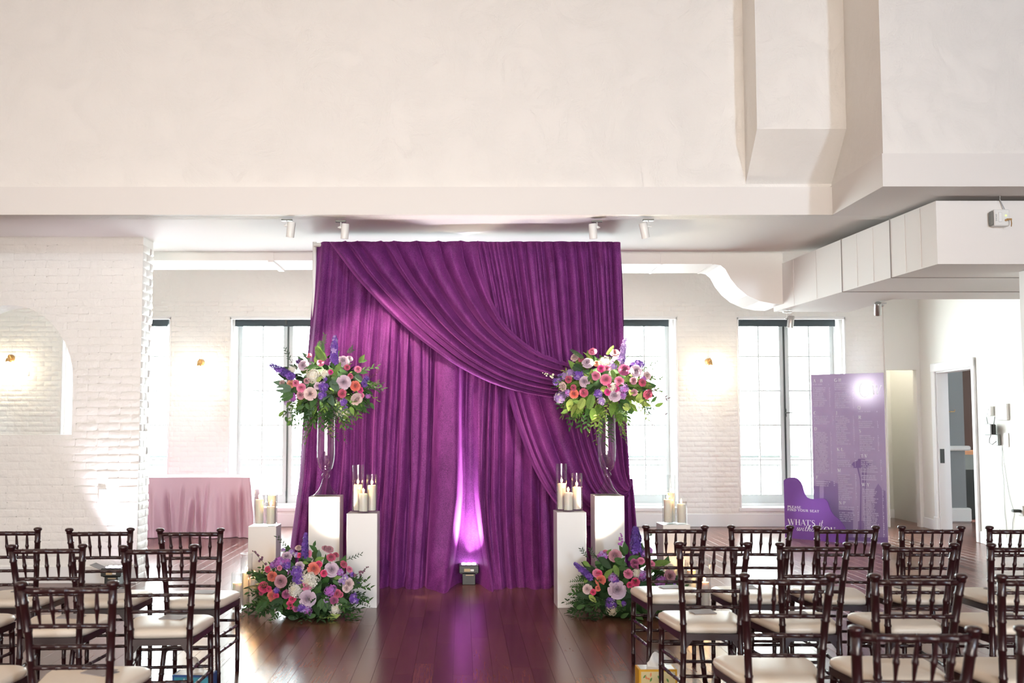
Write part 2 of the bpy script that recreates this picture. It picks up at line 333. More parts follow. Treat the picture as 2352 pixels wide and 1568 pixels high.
# ---- brick fields
BL, BH, JT = .208, .068, .0065
bmeshes = []
for k in range(5):
    mb = MB(); mb.box(-.5, .5, -1, 0, -.5, .5, b=0)
    # rounded, slightly lumpy painted brick: 12 front vertices
    r = random.Random(k); f = []
    for zz in (-.5, -.36, .36, .5):
        for xx in (-.5, -.44, 0, .44, .5):
            edge = abs(zz) == .5 or abs(xx) == .5
            f.append((xx, (0 if edge else -1+r.uniform(-.35, .35)), zz))
    fs = []
    for j in range(3):
        for i in range(4): q = [j*5+i, j*5+i+1, j*5+i+6, j*5+i+5]; fs.append(q)
    bmeshes.append(MB().add(f, fs).mesh('brick', M['brick'], 180))
def brick_field(parent, x0, x1, z0, z1, Y, free, limit, depth=.011, seed=1, prefer=None, axis='y'):
    r = random.Random(seed); cells = []
    n = int((z1-z0)/(BH+JT))
    for j in range(n):
        zc = z0+(j+.5)*(z1-z0)/n; x = x0-(BL+JT)*(.5 if j % 2 else 0)
        while x < x1:
            a, b = max(x0, x), min(x1, x+BL); x += BL+JT
            for a2, b2 in free(a, b, zc):
                if b2-a2 > .035: cells.append(((a2+b2)/2, zc, b2-a2))
    if prefer: cells.sort(key=prefer)
    rest = MB()
    for k, (xc, zc, wd) in enumerate(cells):
        dp = depth*r.uniform(.45, 1.3); me = bmeshes[r.randrange(5)]; hz = BH*r.uniform(.93, 1.06); tl = r.uniform(-.012, .012)
        if k < limit:
            if axis == 'y': put('brick', me, parent, (xc, Y, zc), (0, tl, 0), (wd, dp, hz))
            else: put('brick', me, parent, (Y, xc, zc), (0, 0, PI/2), (wd, dp, hz))
        else:
            vs = [(v.co.x*wd+xc, v.co.y*dp+Y, v.co.z*hz+zc) if axis == 'y' else (Y-v.co.y*dp, v.co.x*wd+xc, v.co.z*hz+zc) for v in me.vertices]
            rest.add(vs, [list(p.vertices) for p in me.polygons])
    if rest.v: stuff(rest.build('brickwork', M['brick'], parent, smooth=180))
# left brick wall with an arched opening
YL = 9.62; LX = P(322, 900, YL).x; acx = P(18, 880, YL).x; arx = P(168, 880, YL).x-acx; azs = P(18, 880, YL).z; arz = P(18, 700, YL).z-azs; ab = P(100, 998, YL).z
TK = .31
wl = MB()
wl.box(-8.5, acx-arx, YL, YL+TK, 0, ZC+.08); wl.box(acx+arx, LX, YL, YL+TK, 0, ZC+.08); wl.box(acx-arx, acx+arx, YL, YL+TK, 0, ab)
arc = [(acx+arx*math.cos(PI*(1-k/28)), azs+arz*math.sin(PI*k/28)) for k in range(29)]
wl.prism([(acx-arx, ZC+.08)]+arc+[(acx+arx, ZC+.08)], YL, YL+TK)
wl = struct(wl.build('wall_left', M['mortar'], smooth=0))
def arch_free(a, b, z):
    if z < ab-.02: return [(a, b)]
    h = BH/2; zz = z+h if z > azs else z
    hw = arx if z < azs else (arx*math.sqrt(max(0, 1-((z-h-azs)/arz)**2)) if z-h < azs+arz else 0)
    if z >= azs and z-h < azs: hw = arx
    l, rr = acx-hw-.004, acx+hw+.004
    if hw == 0: return [(a, b)]
    out = []
    if a < l: out.append((a, min(b, l)))
    if b > rr: out.append((max(a, rr), b))
    return out
brick_field(wl, -6.4, LX-.004, .17, ZC+.06, YL, arch_free, 262, depth=.006, seed=3, prefer=lambda c: abs(c[0]+3.6))
brick_field(wl, YL+.006, YL+TK, .0, ZC-.005, LX, lambda a, b, z: [(a, b)], 38, depth=.008, seed=5, axis='x')
bb = struct(MB().box(-8.5, LX+.004, YL-.022, YL, 0, .155, b=.004).build('baseboard_left', M['trim'], smooth=0))
# back wall
WIN = [-5.145, -2.645, -.145, 2.405, 4.918]; HW = .809; WZ0, WZ1 = .27, 3.10
wb = MB(); xs = -8.5
XE = 6.285
for c in WIN: wb.box(xs, c-HW, YB, YB+.47, 0, 4.3); wb.box(c-HW, c+HW, YB, YB+.47, 0, WZ0); wb.box(c-HW, c+HW, YB, YB+.47, WZ1, 4.3); xs = c+HW
wb.box(xs, XE, YB, YB+.47, 0, 4.3)
wb = struct(wb.build('wall_back', M['mortar'], smooth=0))
def win_free(a, b, z):
    if z > WZ1+.02 or z < WZ0-.02: return [(a, b)]
    out = [(a, b)]
    for c in WIN:
        n = []
        for p, q in out:
            l, r2 = c-HW-.004, c+HW+.004
            if q <= l or p >= r2: n.append((p, q)); continue
            if p < l: n.append((p, l))
            if q > r2: n.append((r2, q))
        out = n
    return out
def seen(c):
    x, z = c[0], c[1]
    best = min(abs(x-3.66), abs(x+3.9), abs(x-6.0))
    return (0 if (abs(x-3.66) < .45 or abs(x+3.9) < .45 or x > 5.7) and 1.3 < z < 3.3 else 1, best)
brick_field(wb, -7.6, XE-.003, .2, 3.34, YB, win_free, 300, depth=.0045, seed=9, prefer=seen)
struct(MB().box(-8.5, XE, YB-.02, YB, 0, .19, b=.006).build('baseboard_back', M['trim'], smooth=0))
# windows: two five-by-two leaves each
def make_window(n, c):
    wn = struct(MB().build('window_%d' % n, [M['trim']])) if False else None
    f = MB(); t = .05; y0, y1 = 15.13, 15.25
    f.box(c-HW, c-HW+t, y0, y1, WZ0, WZ1); f.box(c+HW-t, c+HW, y0, y1, WZ0, WZ1); f.box(c-HW+t, c+HW-t, y0, y1, WZ1-t, WZ1); f.box(c-HW+t, c+HW-t, y0, y1, WZ0, WZ0+.05)
    for s in (-1, 1): f.box(c+s*(HW-.02)-.02, c+s*(HW-.02)+.02, 14.95, 15.13, WZ0, WZ1)
    wn = struct(f.build('window_%d' % n, M['trim'], smooth=0))
    gz0 = .447; pz = .523
    for s in (-1, 1):
        a, b = (c-HW+t, c-.012) if s < 0 else (c+.012, c+HW-t)
        st = .062; l = MB(); l.box(a, a+st, 15.16, 15.205, WZ0+.05, WZ1-t); l.box(b-st, b, 15.16, 15.205, WZ0+.05, WZ1-t)
        l.box(a+st, b-st, 15.16, 15.205, WZ0+.05, gz0); l.box(a+st, b-st, 15.16, 15.205, gz0+4.92*pz, WZ1-t)
        m_ = (a+b)/2; mw = .011
        l.box(m_-mw, m_+mw, 15.165, 15.2, gz0, gz0+4.92*pz)
        for k in range(1, 5): l.box(a+st, b-st, 15.167, 15.198, gz0+k*pz-mw, gz0+k*pz+mw)
        lf = l.build('sash', M['sash'], wn, smooth=0)
        for k in range(5):
            for xa, xb in ((a+st, m_-mw), (m_+mw, b-st)):
                MB().box(xa, xb, 15.18, 15.184, gz0+k*pz+mw, gz0+(k+1 if k < 4 else 4.92)*pz-mw).build('pane', M['pane'], lf, smooth=0)
    MB().box(c-.011, c+.011, 15.145, 15.215, WZ0+.05, WZ1-t).build('astragal', M['dark'], wn, smooth=0)
    hd = MB(); hd.box(c-.012, c+.012, 15.125, 15.15, 1.62, 1.74); hd.tube([(c, 15.13, 1.68), (c, 15.10, 1.68), (c+.10, 15.10, 1.685)], .008, 8); hd.build('lever_handle', M['dark'], wn)
    b = MB(); b.tube([(c, 15.13, .5), (c, 15.13, .42)], .012, 8); b.build('shoot_bolt', M['dark'], wn)
    sh = MB(); sh.tube([(c-HW+.03, 14.99, WZ1-.045), (c+HW-.09, 14.99, WZ1-.045)], .035, 14); sh.box(c-HW+.03, c+HW-.09, 14.955, 14.958, 2.985, WZ1-.04); sh.tube([(c-HW+.03, 14.957, 2.985), (c+HW-.09, 14.957, 2.985)], .008, 8)
    sh.build('roller_shade', M['shade'], wn)
    MB().box(c-.012, c+.012, 14.94, 15.0, WZ1-.09, WZ1).build('shade_bracket', M['dark'], wn, smooth=0)
    sl = MB(); sl.box(c-HW-.02, c+HW+.02, 14.78, 15.13, WZ0-.045, WZ0+.012, b=.008); sl.build('sill', M['trim'], wn, smooth=0)
    cs = MB()
    for s in (-1, 1): cs.box(c+s*(HW-.012)-.012, c+s*(HW-.012)+.012, 14.785, 14.85, WZ0, WZ1, b=.004)
    cs.box(c-HW, c+HW, 14.785, 14.85, WZ1-.03, WZ1+.012, b=.004); cs.build('casing', M['trim'], wn, smooth=0)
    d = bpy.data.lights.new('window_portal', 'AREA'); d.shape = 'RECTANGLE'; d.size = 2*HW; d.size_y = WZ1-WZ0; d.cycles.is_portal = True
    o = bpy.data.objects.new('window_portal', d); C.objects.link(o); o.location = (c, 15.32, (WZ0+WZ1)/2); o.rotation_euler = (-PI/2, 0, 0)
for n, c in enumerate(WIN): make_window(n+1, c)
# cream wall with a passage opening, then the door wall
pa, pb = P(2037, 900, 14.75).x, P(2106, 900, 14.75).x; pzt = P(2070, 849, 14.75).z
wo = Vector((6.80, 14.75, 0)); we = Vector((6.05, 6.6, 0)); we = wo+Vector((-.3, -3.25, 0))*2.3
wd_ = (we-wo).normalized(); wn_ = Vector((-wd_.y, wd_.x, 0)); WL = (we-wo).length; WA = math.atan2(wd_.y, wd_.x)
cw = MB(); cw.box(XE, pa, 14.75, 14.87, 0, 4.3); cw.box(pb, 6.86, 14.75, 14.87, 0, 4.3); cw.box(pa, pb, 14.75, 14.87, pzt, 4.3)
struct(cw.build('wall_passage', M['cream'], smooth=0))
ps = MB(); ps.box(6.2, 6.28, 14.87, 16.3, 0, 4.3); ps.box(6.28, 7.1, 16.2, 16.3, 0, 4.3); ps.box(6.98, 7.06, 14.87, 16.2, 0, 4.3); struct(ps.build('wall_passage_inner', M['cream'], smooth=0)); lamp('POINT', 'added_passage_fill', (6.6, 15.5, 3.3), 35, (1, .95, .86), shadow_soft_size=.1)  # unseen point lamp, added to brighten the passage
struct(MB().box(6.28, 6.98, 16.18, 16.2, 0, .14).build('baseboard_passage', M['trim'], smooth=0))
def onwall(px, py): p = onplane(px, py, wo, wn_); return ((p-wo).dot(wd_), p.z)
da, db = onwall(2150, 900)[0], onwall(2236, 900)[0]; dz = onwall(2236, 842)[1]
rw = MB(); rw.box(0, da, 0, .14, 0, 4.3); rw.box(db, WL, 0, .14, 0, 4.3); rw.box(da, db, 0, .14, dz, 4.3)
rw = struct(rw.build('wall_right', M['cream'], smooth=0)); rw.location = wo; rw.rotation_euler = (0, 0, WA)
b2 = MB(); b2.box(0, da-.1, -.018, 0, 0, .15, b=.004); b2.box(db+.1, WL, -.018, 0, 0, .15, b=.004); b2 = struct(b2.build('baseboard_right', M['trim'], smooth=0)); b2.location = wo; b2.rotation_euler = (0, 0, WA)
dr = MB()
for a, b in ((da-.11, da), (db, db+.09)): dr.box(a, b, -.03, 0, 0, dz+.10, b=.008)
dr.box(da-.11, db+.09, -.035, 0, dz, dz+.12, b=.008); dr.box(da-.13, da+.005, -.04, 0, 0, .2, b=.006)
dr.box(da, da+.02, 0, .16, 0, dz); dr.box(db-.02, db, 0, .16, 0, dz); dr.box(da, db, 0, .16, dz-.02, dz)
dr = struct(dr.build('door_1', M['trim'], smooth=0)); dr.location = wo; dr.rotation_euler = (0, 0, WA)
MB().box(da+.018, da+.024, .02, .08, .96, 1.16).build('strike_plate', M['dark'], dr, smooth=0)
# room beyond the door
M['slate'] = mat('grey_wall_paint', srgb(134, 138, 142), .7); M['brown'] = mat('dark_brown_panel', (.05, .022, .015), .6); M['tan'] = mat('tan_counter', (.55, .26, .13), .5)
gx0, gx1 = P(2150, 900, 15.5).x, P(2212, 900, 15.5).x
sbox('wall_beyond', (gx0, gx1, 15.5, 15.64, 0, 4.3), 'slate')
ldz = P(2200, 1035, 15.4).z; struct(MB().box(gx0, gx1+.06, 15.42, 15.7, ldz, ldz+.075, b=.02).build('trim_chair_rail', M['trim'], smooth=0))
struct(MB().box(gx0, gx1+.05, 15.44, 15.68, 0, .22, b=.02).build('baseboard_beyond', M['trim'], smooth=0))
sbox('wall_beyond_back', (gx1-.2, 9.6, 16.6, 16.7, 0, 4.3), 'brown'); sbox('wall_beyond_side', (9.5, 9.6, 7.3, 16.7, 0, 4.3), 'paint')
kc = thing('counter_cabinet', 'black cabinet under a tan counter seen through the open doorway', 'cabinet', (gx1+.02, 16.05, 0))
MB().box(0, 1.3, .02, .5, 0, .78).build('cabinet_body', M['black'], kc, smooth=0); MB().box(-.02, 1.32, -.02, .52, 1.02, 1.08).build('counter_top', M['tan'], kc, smooth=0); MB().box(0, 1.3, 0, .5, .78, 1.02).build('counter_apron', M['grey'], kc, smooth=0)
hk = tag(MB().tube([(0, 0, 0), (0, -.03, 0), (.07, -.035, 0), (.07, -.035, .03)], .006, 6).build('coat_hook', M['brass'], loc=P(2180, 945, 15.49)), 'small brass coat hook on the grey wall beyond the doorway', 'hook')
# ---- outside: balcony slab, railing, plants, neighbour's brick wall
M['conc'] = mat('pale_concrete', (.6, .6, .58), .8); M['nbrick'] = mat('pale_outdoor_brick', (.80, .78, .74), .8, rand=.05)
struct(MB().box(-9, 9, 15.3, 17.2, -.3, -.1).build('ground_balcony', M['conc'], smooth=0))
M['rail'] = mat('weathered_black_rail', (.07, .08, .08), .5)
for x0, x1, wh in ((-6.6, -1.2, 'left'), (1.4, 5.6, 'right')):
    rl = thing('balcony_railing', 'black iron balcony railing outside the %s-hand windows' % wh, 'railing', (x0, 16.6, -.1))
    MB().box(0, x1-x0, -.02, .02, 1.05, 1.09).build('top_rail', M['rail'], rl, smooth=0); MB().box(0, x1-x0, -.015, .015, .92, .945).build('mid_rail', M['rail'], rl, smooth=0); MB().box(0, x1-x0, -.015, .015, .1, .13).build('bottom_rail', M['rail'], rl, smooth=0)
    k = MB().box(-.007, .007, -.007, .007, .13, .92).mesh('baluster', M['rail'], 0)
    x = .06
    while x < x1-x0: put('baluster', k, rl, (x, 0, 0)); x += .14
nb = MB(); r = random.Random(2)
nw = struct(MB().box(5.75, 9.5, 19.0, 19.3, -1, 6).build('wall_neighbour', M['conc'], smooth=0))
bk = MB().box(-.5, .5, -1, 0, -.5, .5, b=.0).mesh('brick', M['nbrick'], 0)
for j in range(22):
    z = -.4+j*.2
    for i in range(5):
        x = 5.78+i*.44+(.22 if j % 2 else 0); put('brick', bk, nw, (x+.21, 19.0, z+.095), None, (.42, .012, .19))
# ---------------------------------------------------------------- floor planks (running towards the drape)
PW = .121; planks = []; r = random.Random(21)
x = -8.4
while x < 9.4:
    y = -1.0-r.random()*1.1
    while y < 17:
        ln = r.choice((.7, .9, 1.1, 1.35, 1.6)); y1 = y+ln
        if y1 > 2.2: planks.append((x, max(y, 2.2), min(y1, 17.1)))
        y = y1
    x += PW
def pscore(p):
    x, y0, y1 = p; ym = max((y0+y1)/2, .1); px = CX+F*(x+.06)/ym
    vis = 540 < px < 1440 and 5.6 < y1 and y0 < 9.4
    side = -60 < px < 2400 and y1 > 5.7
    return (0 if vis else 1 if side else 2, ym)
planks.sort(key=pscore); cache = {}; rest = MB()
for k, (x, y0, y1) in enumerate(planks):
    ln = y1-y0
    if k < 300:
        key = round(ln, 3)
        if key not in cache: cache[key] = MB().box(0, PW-.0012, 0, ln-.0012, -.006, 0, b=.0005).mesh('plank', M['wood'], 0)
        put('plank', cache[key], fl, (x, y0, 0))
    else: rest.box(x, x+PW-.0012, y0, y1-.0012, -.006, 0, b=.0005)
stuff(rest.build('planking', M['wood'], fl, smooth=0))
# ---------------------------------------------------------------- chiavari-style chairs (sitter faces +y)
def bamboo(path, r0, r1, nodes, n=10):
    """tube along path with raised nodes at fractions; returns path, radii"""
    ts = [0.0]; e = .008
    for q in nodes: ts += [q-e, q-e*.35, q+e*.35, q+e]
    ts += [1.0]; more = [k/10 for k in range(1, 10) if min(abs(k/10-t) for t in ts) > .03]; ts = sorted(ts+more)
    pp = []; rr = []
    for t in ts:
        pp.append(curve(path, t)); b = lerp(r0, r1, t)
        rr.append(b*1.17 if any(abs(t-q) < e*.5 for q in nodes) else b)
    return pp, rr
def post_path(s): return [(s*.167, -.235, 0), (s*.152, -.20, .22), (s*.143, -.19, .44), (s*.155, -.215, .68), (s*.172, -.262, .90)]
def post_x(z): 
    pts = post_path(1)
    for a, b in zip(pts, pts[1:]):
        if a[2] <= z <= b[2]: t = (z-a[2])/(b[2]-a[2]); return lerp(a[0], b[0], t), lerp(a[1], b[1], t)
CM = {}
for s in (-1, 1):
    p, q = bamboo(post_path(s), .0145, .0165, [.12, .27, .40, .56, .68, .80, .91]); CM['post', s] = MB().tube(p, q, 10).mesh('rear_leg', M['chair'], 180)
    p, q = bamboo([(s*.19, .205, 0), (s*.19, .20, .22), (s*.185, .19, .43)], .0125, .016, [.2, .45, .7, .88]); CM['leg', s] = MB().tube(p, q, 10).mesh('front_leg', M['chair'], 180)
    for z in (.20, .29):
        x, y = post_x(z); p, q = bamboo([(s*x, y, z), (s*(x+.19)/2, 0, z-.004), (s*.19, .2, z-.008)], .009, .009, [.12, .36, .62, .88]); CM['side', s, z] = MB().tube(p, q, 8).mesh('side_stretcher', M['chair'], 180)
CM['finial'] = MB().lathe([(.0165, -.012), (.017, 0), (.0235, .005), (.0245, .011), (.022, .017), (.012, .021), (0, .022)], 12).mesh('finial', M['chair'], 180)
for z, rr_ in ((.885, .0125), (.745, .0095), (.665, .009), (.583, .0085)):
    x, y = post_x(z); bow = .022 if z > .85 else .012
    p, q = bamboo([(-x, y, z), (-x*.5, y-bow*.75, z+.002), (0, y-bow, z+.003), (x*.5, y-bow*.75, z+.002), (x, y, z)], rr_, rr_, [.17, .335, .5, .665, .83]); CM['rail', z] = MB().tube(p, q, 8).mesh('back_rail', M['chair'], 180)
xa, ya = post_x(.885); xb, yb = post_x(.745)
for k in range(5):
    t = (k-2)/3.0; c0 = Vector((xa*t, ya-.02*(1-t*t), .885)); c1 = Vector((xb*t, yb-.012*(1-t*t), .745))
    CM['spin', k] = MB().tube([c0.lerp(c1, q) for q in (0, .05, .3, .45, .48, .54, .57, .8, .97, 1)], [.0055, .006, .0082, .0088, .011, .011, .0088, .006, .004, .0035], 8).mesh('spindle', M['chair'], 180)
for z, y in ((.31, .2), (.215, .203)):
    p, q = bamboo([(-.19, y, z), (0, y, z), (.19, y, z)], .009, .009, [.2, .4, .6, .8]); CM['front', z] = MB().tube(p, q, 8).mesh('front_stretcher', M['chair'], 180)
x, y = post_x(.235); p, q = bamboo([(-x, y, .235), (0, y, .235), (x, y, .235)], .009, .009, [.2, .4, .6, .8]); CM['rear'] = MB().tube(p, q, 8).mesh('rear_stretcher', M['chair'], 180)
def trap(y0, y1, w0, w1, z0, z1, m=None):
    m = m or MB(); vs = [(-w0, y0, z0), (w0, y0, z0), (w1, y1, z0), (-w1, y1, z0)]; vs += [(a, b, z1) for a, b, c in vs]
    return m.hull(vs, [[0, 1, 2, 3], [4, 5, 6, 7], [0, 1, 5, 4], [1, 2, 6, 5], [2, 3, 7, 6], [3, 0, 4, 7]])
fr = trap(-.20, -.175, .15, .152, .415, .447); trap(.18, .208, .188, .19, .41, .447, fr)
for s in (-1, 1):
    vs = [(s*.135, -.19, .412), (s*.16, -.19, .412), (s*.202, .2, .412), (s*.175, .2, .412)]; vs += [(a, b, .447) for a, b, c in vs]
    fr.hull(vs, [[0, 1, 2, 3], [4, 5, 6, 7], [0, 1, 5, 4], [1, 2, 6, 5], [2, 3, 7, 6], [3, 0, 4, 7]])
    vs = [(s*.15, -.195, .415), (s*.10, -.195, .415), (s*.15, -.195, .345), (s*.15, -.18, .415), (s*.10, -.18, .415), (s*.15, -.18, .345)]
    fr.hull(vs, [[0, 1, 2], [3, 4, 5], [0, 1, 4, 3], [1, 2, 5, 4], [2, 0, 3, 5]])
CM['frame'] = fr.mesh('seat_frame', M['chair'], 0)
def cush(u, v):
    # u around, v bottom to top centre
    a = 2*PI*u; ca, sa = math.cos(a), math.sin(a); e = .34
    sx = math.copysign(abs(ca)**e, ca); sy = math.copysign(abs(sa)**e, sa)
    pr = [(.93, .446), (.99, .452), (1.02, .466), (1.0, .482), (.93, .492), (.75, .4985), (.45, .502), (0, .503)]
    k = v*7; i = min(6, int(k)); t = k-i; rr = lerp(pr[i][0], pr[i+1][0], t); z = lerp(pr[i][1], pr[i+1][1], t)
    yy = sy*.205*rr; w_ = lerp(.165, .222, (yy+.205)/.41)
    return (sx*w_*rr, yy+.008, z)
CM['cushion'] = MB().grid(cush, 40, 14, wrap=True).mesh('seat_cushion', M['seat'], 180)
def make_chair():
    t = thing('chiavari_chair', 'x', 'chair')
    put('seat_cushion', CM['cushion'], t); put('seat_frame', CM['frame'], t)
    for s in (-1, 1):
        p = put('rear_leg', CM['post', s], t); put('finial', CM['finial'], p, (s*.172, -.262, .90)); put('front_leg', CM['leg', s], t)
        for z in (.20, .29): put('side_stretcher', CM['side', s, z], t)
    for z in (.885, .745, .665, .583): put('back_rail', CM['rail', z], t)
    for k in range(5): put('spindle', CM['spin', k], t)
    for z in (.31, .215): put('front_stretcher', CM['front', z], t)
    put('rear_stretcher', CM['rear'], t); return t
proto = None
rows = {  # side, row: (list of (post-centre px, py of finial), depth, labels)
 ('R', 'front'): [(1547, 5.92), (1741, 5.92), (1936, 5.9), (2130, 5.9), (2330, 5.88)],
 ('R', 'second'): [(1633, 5.10), (1861, 5.08), (2103, 5.06), (2342, 5.05)],
 ('R', 'third'): [(1800, 4.04), (2096, 4.03), (2385, 4.01)],
 ('R', 'nearest'): [(2085, 3.0), (2462, 3.0)],
 ('L', 'front'): [(443, 5.76), (237, 5.78), (26, 5.80)],
 ('L', 'second'): [(372, 4.98), (118, 5.0), (-128, 5.02)],
 ('L', 'third'): [(166, 3.84), (-142, 3.86)]}
ordn = ['aisle-end', 'second-from-the-aisle', 'third-from-the-aisle', 'fourth-from-the-aisle', 'fifth-from-the-aisle']
rr = random.Random(4); chairs = []
for (sd, row), lst in rows.items():
    for k, (px, D) in enumerate(lst):
        yb_ = D+.262; X = (px-CX)*D/F  # finial depth D
        if proto is None: proto = make_chair(); o = proto
        else: o = copy_tree(proto)
        rz = rr.uniform(-.03, .03)+(.05 if sd == 'L' else -.015)
        if (sd, row, k) == ('L', 'second', 0): rz = .09
        o.location = (X-.262*math.sin(rz), yb_, 0); o.rotation_euler = (0, 0, rz)
        side = 'right' if sd == 'R' else 'left'
        o['label'] = 'mahogany bamboo-style chair with ivory seat, %s in the %s row %s of the aisle' % (ordn[k], row, side)
        o['group'] = 'chiavari chairs %s of the aisle' % side; chairs.append((o, sd, row, k))
# folded programme cards on some seats
for o, sd, row, k in chairs:
    if row in ('front', 'second') and (sd, row, k) not in (('L', 'second', 2),) or (sd, row, k) in (('L', 'third', 0),):
        m = MB(); m.box(-.062, .062, -.045, .045, 0, .002); m.hull([(-.062, -.045, .002), (.062, -.045, .002), (.06, .04, .009), (-.062, .042, .007), (-.062, -.045, .004), (.062, -.045, .004), (.06, .04, .011), (-.062, .042, .009)], [[0, 1, 2, 3], [4, 5, 6, 7], [0, 1, 5, 4], [1, 2, 6, 5], [2, 3, 7, 6], [3, 0, 4, 7]])
        c = m.build('programme_card', M['card'], smooth=0); mt = o.matrix_basis if False else (Matrix.Translation(o.location) @ Matrix.Rotation(o.rotation_euler.z, 4, 'Z'))
        c.location = mt @ Vector((rr.uniform(-.02, .04), .06+rr.uniform(-.02, .03), .5025)); c.rotation_euler = (0, 0, rr.uniform(-.5, .3))
        side = 'right' if sd == 'R' else 'left'
        tag(c, 'grey folded card on the %s seat of the %s row %s of the aisle' % (ordn[k], row, side), 'card', 'folded cards on the seats')
# ---------------------------------------------------------------- tissue boxes
def tissue(px, py, rz, cols, label, w_=.22, d_=.12, h_=.115):
    b = G(px, py); t = thing('tissue_box', label, 'tissue box', b, rz)
    ms = [mat('tissue_box_print', c, .5) for c in cols]
    m = MB(); m.box(-w_/2, w_/2, -d_/2, d_/2, 0, h_, b=.003); m.build('carton', ms[0], t, smooth=0)
    MB().box(-w_/2+.012, w_/2-.012, -d_/2+.008, d_/2-.008, h_, h_+.001).build('top_panel', M['white'], t, smooth=0)
    for s in (-1, 1): MB().box(-w_/2+.012, w_/2-.012, s*d_/2-.0006, s*d_/2+.0006, .012, h_-.012).build('side_panel', ms[1], t, smooth=0)
    q = random.Random(3)
    for k in range(9):
        x, z, a = q.uniform(-w_/2+.03, w_/2-.03), q.uniform(.025, h_-.028), q.uniform(0, PI); L_ = .014
        pts = [(x+math.cos(a)*L_*u-math.sin(a)*v, z+math.sin(a)*L_*u+math.cos(a)*v) for u, v in ((-1, 0), (-.3, .005), (.3, .005), (1, 0), (.3, -.005), (-.3, -.005))]
        MB().prism(pts, -d_/2-.0012, -d_/2-.0006).build('printed_leaf', ms[2+k % 2], t, smooth=0)
    MB().grid(lambda u, v: (-.05+.1*u, .012*math.sin(9*u+4*v)*(1-.4*v), h_+.001+.085*v*(1-.9*(2*u-1)**2*v)), 16, 8).build('tissue', M['white'], t, smooth=180)
tissue(1507, 1578, .02, [(.75, .42, .03), (.72, .62, .33), (.10, .30, .07), (.75, .28, .12)], 'yellow flowered tissue box under the aisle chairs, right side')
tissue(447, 1592, -.05, [(.03, .10, .30), (.05, .30, .38), (.05, .40, .16), (.5, .62, .68)], 'blue and green tissue box under the aisle chairs, left side')
# ---------------------------------------------------------------- pink draped table
pL, pR = P(300, 1096, 13.45), P(573, 1096, 13.45); tz = pR.z; y0, y1 = 13.45, 14.2; x0 = -4.72; x1 = pR.x
tt = thing('folding_table', 'folding table hidden under the dusty pink cloth by the back windows', 'table', ((x0+x1)/2, (y0+y1)/2, 0))
hx, hy = (x1-x0)/2, (y1-y0)/2
MB().box(-hx+.01, hx-.01, -hy+.01, hy-.01, tz-.045, tz-.006, b=.004).build('table_top', M['white'], tt, smooth=0)
for sx in (-1, 1):
    for sy in (-1, 1): MB().tube([(sx*(hx-.2), sy*(hy-.1), 0), (sx*(hx-.2), sy*(hy-.1), tz-.04)], .014, 8).build('leg', M['steel'], tt)
per = 2*(hx+hy)*2
def rim(u):
    s = u*per; c = [(-hx, -hy), (hx, -hy), (hx, hy), (-hx, hy)]; ln = [2*hx, 2*hy, 2*hx, 2*hy]
    for i in range(4):
        if s <= ln[i]: a, b = c[i], c[(i+1) % 4]; t = s/ln[i]; nx, ny = ((0, -1), (1, 0), (0, 1), (-1, 0))[i]; e = min(s, ln[i]-s); return Vector((lerp(a[0], b[0], t), lerp(a[1], b[1], t), 0)), Vector((nx, ny, 0)), e, i
        s -= ln[i]
    return Vector((-hx, -hy, 0)), Vector((0, -1, 0)), 0, 0
CRS = [(.30, .03, .035, .1, .05), (.42, .025, .06, .15, .06), (.52, .02, .03, .05, -.04), (.60, .03, .07, .25, -.06), (.645, .022, .05, .1, .07), (.70, .02, .03, .0, -.03), (.80, .03, .03, .1, .04), (.90, .03, .045, .15, .05), (.955, .02, .05, .05, .03)]
def drape(u, v):
    p, n, e, i = rim(u % 1); s = u*per
    if e < .12:
        q = [Vector((-1, -1, 0)), Vector((1, -1, 0)), Vector((1, 1, 0)), Vector((-1, 1, 0))]; cc = min(range(4), key=lambda k: (Vector((q[k].x*hx, q[k].y*hy, 0))-p).length)
        n = n.lerp(q[cc].normalized(), (1-e/.12)*.8).normalized()
    z = lerp(tz, .006, v**.9) if v > 0 else tz
    f = .5+.5*math.sin(s*9.2+1.8*math.sin(s*2.1)+1.0*v); f2 = math.sin(s*11+2*math.sin(3*s))
    off = .004+.012*min(1, v*8)+v**.7*(.09*f**2+.03*f2)+(.12*v**1.5*(1-min(1, e/.16)))
    if v > .9: off += (v-.9)/.1*.035*(.5+.5*math.sin(s*5))
    crease = 0
    for fc_, wd_c, dp_, v0, lean in CRS:
        q = (s-hx*2*fc_-lean*(v-.5))/wd_c; crease += dp_*smooth(v0, v0+.3, v)*(math.exp(-q*q)-.55*math.exp(-(q-1.9)**2)-.4*math.exp(-(q+1.9)**2))
    return p+n*(off-crease)+Vector((0, 0, z))
cl = MB(); cl.grid(drape, 640, 30, wrap=True)
cl.grid(lambda u, v: (lerp(-hx, hx, u)*1.002, lerp(-hy, hy, v)*1.002, tz+.0015*math.sin(9*u)*math.sin(5*v)), 20, 8)
co = cl.build('tablecloth', M['pinkcloth'], loc=tt.location, smooth=60)
tag(co, 'dusty pink satin cloth draped to the floor over the table by the windows', 'tablecloth')
